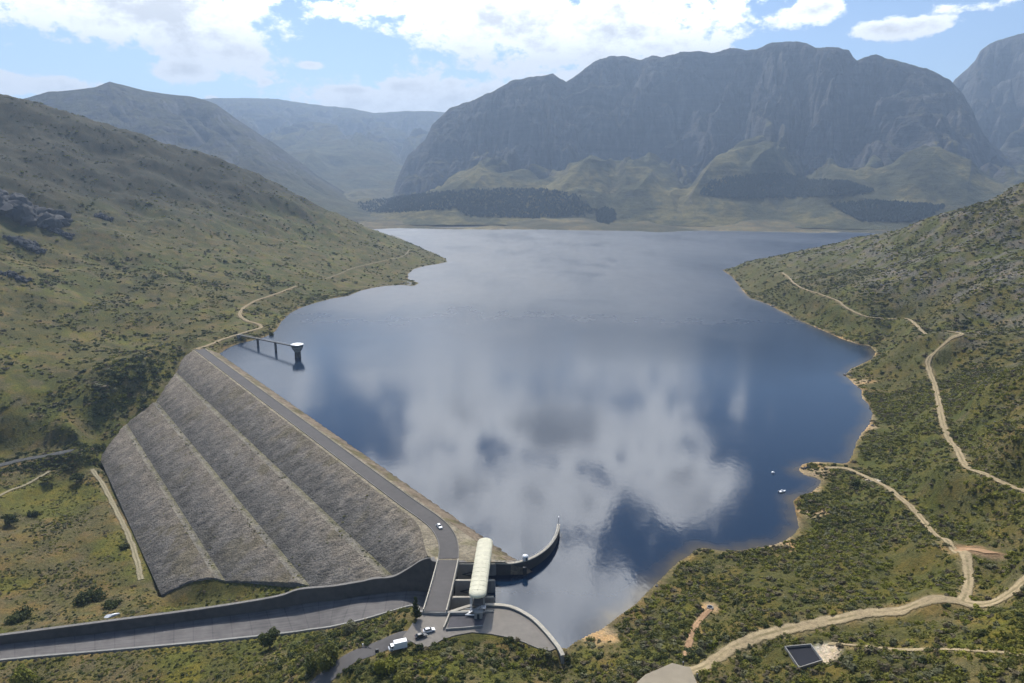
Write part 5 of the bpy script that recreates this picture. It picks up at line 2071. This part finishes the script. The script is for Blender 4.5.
outcrop('large dark rock outcrop high on the left hillside', 18, 214, 120, 60, 40, 90, 3)
outcrop('dark rock ledge just below the big outcrop on the left hill', 26, 245, 46, 14, 13, 44, 5)
outcrop('low dark rock ledge on the upper slope right of the big outcrop', 104, 218, 28, 11, 11, 30, 7)
outcrop('broken rock ledge under the big outcrop towards the valley', 60, 232, 34, 13, 11, 36, 9)
outcrop('long low rock ledge half way down the left hill', 14, 276, 36, 8, 8, 44, 11)
outcrop('small dark boulder pile standing at the tip of the sandy point', 806, 469, 5, 4, 2.6, 9, 13)


# ------------------------------------------------------------------ water tank, pit, pad, posts
def small_things():
    c = np.mean(tank_c, axis=0)
    root = empty('water_tank', (c[0], c[1], TANK_Z))
    tag(root, 'square open concrete water tank lined in black sunk in the scrub', 'tank')
    q = [np.array([*(p - c), 0.0]) for p in tank_c]
    mb = MB()
    rings = []
    for f0, z in ((1.0, -3.0), (1.0, 0.0), (0.94, 0.0), (0.93, -2.2)):
        rings.append([(p[0] * f0, p[1] * f0, z) for p in q])
    mb.loft(rings).build('tank_wall', M['concrete'], root)
    liner = MB()
    liner.prism([(p[0] * .936, p[1] * .936) for p in q], -2.15, -0.75)
    liner.build('dark_water', simple('black_liner', (0.030, 0.031, 0.037), 0.9, 0.3, 0.3, spec=0.1), root)
    # well pit on the little clearing
    p = land(710, 608)
    w = empty('well', p)
    tag(w, 'round concrete well ring on a bare sandy clearing', 'well')
    r_o, r_i = 1.25, 0.95
    MB().loft([ring(r_o, -.8), ring(r_o, .55), ring(r_i, .55), ring(r_i, -.1)], cap=True).build('ring', M['concrete'], w)
    MB().loft([ring(.9, -.05), ring(.9, .02)]).build('dark_lid', M['steel'], w)
    # concrete pad at the road junction
    zp = np.array([gz(*q) for q in pad_poly])
    mb = MB()
    mb.prism([tuple(q) for q in pad_poly], zp.min() - 1.0, zp.max() + 0.12)
    tag(mb.build('pavement', simple('pad_concrete', (0.31, 0.26, 0.185), 0.9, 0.3, 0.3)), kind='structure')
    for (px, py), lab in zip(((683, 667), (697, 679)), ('short dark gate post on the far side of the dirt road', 'short dark gate post beside the concrete pad')):
        p = land(px, py)
        g = empty('gate_post', p)
        tag(g, lab, 'post')
        MB().box((0, 0, .75), (.42, .42, 2.1), bevel=.04).build('post', M['concrete_dark'], g)
        MB().box((0, 0, 1.9), (.56, .56, .2), taper=.6).build('post_cap', M['concrete'], g)
    p = land(363, 647)
    s_ = empty('barrier', p, R(-35))
    tag(s_, 'dark road barrier arm on a post beside the access road', 'barrier')
    MB().tube((0, 0, -.3), (0, 0, 1.3), .16).build('post', M['white'], s_)
    MB().tube((-.6, 0, 1.05), (4.6, 0, 1.15), .11, .07).build('arm', M['steel'], s_)
    p = land(377, 652)
    mb = MB()
    mb.box((p[0], p[1], p[2] + .55), (1.3, 1.1, 1.3), .4, .9, .12)
    tag(mb.build('litter_bin', M['steel']), 'dark squat bin at the edge of the access road', 'bin')
    # pale rubble slab behind the spillway wall
    p = land(112, 616)
    me = rock_mesh(77, 3)
    me.transform(Matrix.Translation(p + np.array([0, 0, .2])) @ Matrix.Rotation(.5, 4, 'Z') @ Matrix.Diagonal((3.6, 1.6, 1.4, 1)))
    tag(link('white_boulder', me, M['white']), 'long white slab of rubble lying behind the spillway wall', 'boulder')


small_things()


# ------------------------------------------------------------------ vehicles and boats
M['glass'] = simple('dark_glass', (0.015, 0.018, 0.022), 0.08, 0.1, 1.0, spec=0.6)
M['tyre'] = simple('black_rubber', (0.02, 0.02, 0.02), 0.9, 0.1, 1.0)
M['dark_paint'] = simple('dark_grey_paint', (0.035, 0.037, 0.042), 0.3, 0.1, 1.0, spec=0.5)
M['lamp_glass'] = simple('lamp_glass', (0.6, 0.6, 0.58), 0.15, 0.05, 1.0, spec=0.6)
M['tail_red'] = simple('tail_lamp_red', (0.3, 0.015, 0.01), 0.2, 0.05, 1.0, spec=0.6)


def wheels(root, xs, w, r):
    for x in xs:
        for sgn in (-1, 1):
            y = sgn * (w / 2 - .11)
            wh = MB().tube((x, y - .11, r), (x, y + .11, r), r, n=16).build('wheel', M['tyre'], root)
            MB().tube((x, y - .125, r), (x, y + .125, r), r * .58, n=12).build('rim', M['galv'], wh)


def slab_profile(pts, w0, w1):
    """side outline [(x,z)] spread to width w0 at the bottom and w1 at the top"""
    zs = [p[1] for p in pts]
    lo, hi = min(zs), max(zs)
    f = lambda z: w0 + (w1 - w0) * (z - lo) / (hi - lo)
    return [[(x, -f(z) / 2, z) for x, z in pts], [(x, f(z) / 2, z) for x, z in pts]]


def car(name, label, loc, rz, paint, kind='car'):
    root = empty(name, loc, rz)
    tag(root, label, kind)
    body = MB().loft(slab_profile([(-2.15, .30), (2.1, .30), (2.2, .55), (2.12, .78), (1.0, .95), (-1.9, 1.0), (-2.2, .85)], 1.72, 1.66)).build('body', paint, root)
    MB().loft(slab_profile([(-1.85, .99), (1.0, .945), (.35, 1.40), (-.2, 1.48), (-1.2, 1.46), (-1.7, 1.25)], 1.60, 1.24)).build('windows', M['glass'], root)
    MB().loft(slab_profile([(-1.35, 1.445), (.32, 1.41), (.25, 1.49), (-.2, 1.53), (-1.15, 1.52)], 1.28, 1.18)).build('roof', paint, root)
    for sgn in (-1, 1):
        MB().box((2.17, sgn * .6, .66), (.12, .36, .16), bevel=.02).build('headlight', M['lamp_glass'], root)
        MB().box((-2.19, sgn * .62, .80), (.08, .30, .18), bevel=.02).build('tail_light', M['tail_red'], root)
        MB().box((.75, sgn * .93, 1.02), (.16, .2, .13), bevel=.03).build('mirror', paint, root)
    wheels(root, (-1.35, 1.35), 1.74, .33)
    return root


def van(label, loc, rz):
    root = empty('delivery_van', loc, rz)
    tag(root, label, 'van')
    MB().box((-0.9, 0, 1.85), (4.6, 2.25, 2.5), bevel=.08).build('cargo_box', M['white'], root)
    cab = MB().loft(slab_profile([(1.45, .5), (3.3, .5), (3.35, 1.1), (2.95, 1.35), (2.55, 2.15), (1.45, 2.2)], 2.05, 1.85)).build('cab', M['white'], root)
    MB().loft(slab_profile([(2.9, 1.42), (2.98, 1.42), (2.66, 2.08), (2.58, 2.08)], 1.75, 1.6)).build('windscreen', M['glass'], cab)
    for sgn in (-1, 1):
        MB().box((2.05, sgn * .985, 1.62), (.8, .06, .55)).build('window', M['glass'], cab)
        MB().box((3.34, sgn * .72, .85), (.08, .3, .2)).build('headlight', M['lamp_glass'], root)
    MB().box((-.2, 0, .55), (6.2, 1.7, .25)).build('chassis', M['dark_paint'], root)
    wheels(root, (-2.0, 2.35), 2.05, .42)


ca = math.atan2(DD[1], DD[0])
q = at(440.5, 526, 6.8)
car('parked_car', 'white car driving along the dam crest road towards the bridge', (q[0] - .6, q[1], 6.13), math.atan2(-11, 6), M['white'])
q = at(429, 630, 5.6)
qz = max(gz(q[0], q[1]), 4.93)
car('parked_car', 'white car parked at the bush edge by the bridge end', (q[0], q[1], 4.94), R(20), M['white'])
q = at(421, 637, 5.0)
car('parked_car', 'dark grey car parked right behind the white car at the bridge end', (q[0], q[1], 4.94), R(24), M['dark_paint'])
q = land(398, 649)
van('white box van parked beside the access road below the bridge', (q[0], q[1], q[2] + .05), R(200))


def boats():
    p = at(782, 492, 0)
    b = empty('motor_boat', (p[0], p[1], 0.0), R(15))
    tag(b, 'small white boat moored on the lake near the sandy cove', 'boat')
    L = []
    for x, w, z0, z1 in ((-2.0, .8, -.2, .55), (-1, .92, -.3, .55), (.6, .88, -.3, .62), (1.6, .5, -.15, .75), (2.2, .06, .2, .85)):
        L.append([(x, -w, z1), (x, -w * .75, z0), (x, w * .75, z0), (x, w, z1)])
    MB().loft(L).build('hull', M['white'], b)
    MB().loft(slab_profile([(-.5, .58), (.7, .6), (.3, 1.25), (-.5, 1.3)], 1.2, .95)).build('cabin', M['white'], b)
    MB().box((-2.1, 0, .45), (.35, .4, .8), bevel=.06).build('outboard_motor', M['dark_paint'], b)
    p = at(773, 473, 0)
    y = empty('buoy', (p[0], p[1], 0))
    tag(y, 'pale round buoy floating off the sandy point', 'buoy')
    MB().loft([ring(.3, -.5, 12), ring(.85, -.1, 12), ring(1.0, .35, 12), ring(.8, .75, 12), ring(.25, 1.0, 12)]).build('float', M['white'], y)
    MB().tube((0, 0, .95), (0, 0, 1.9), .09).build('mast', M['galv'], y)


boats()
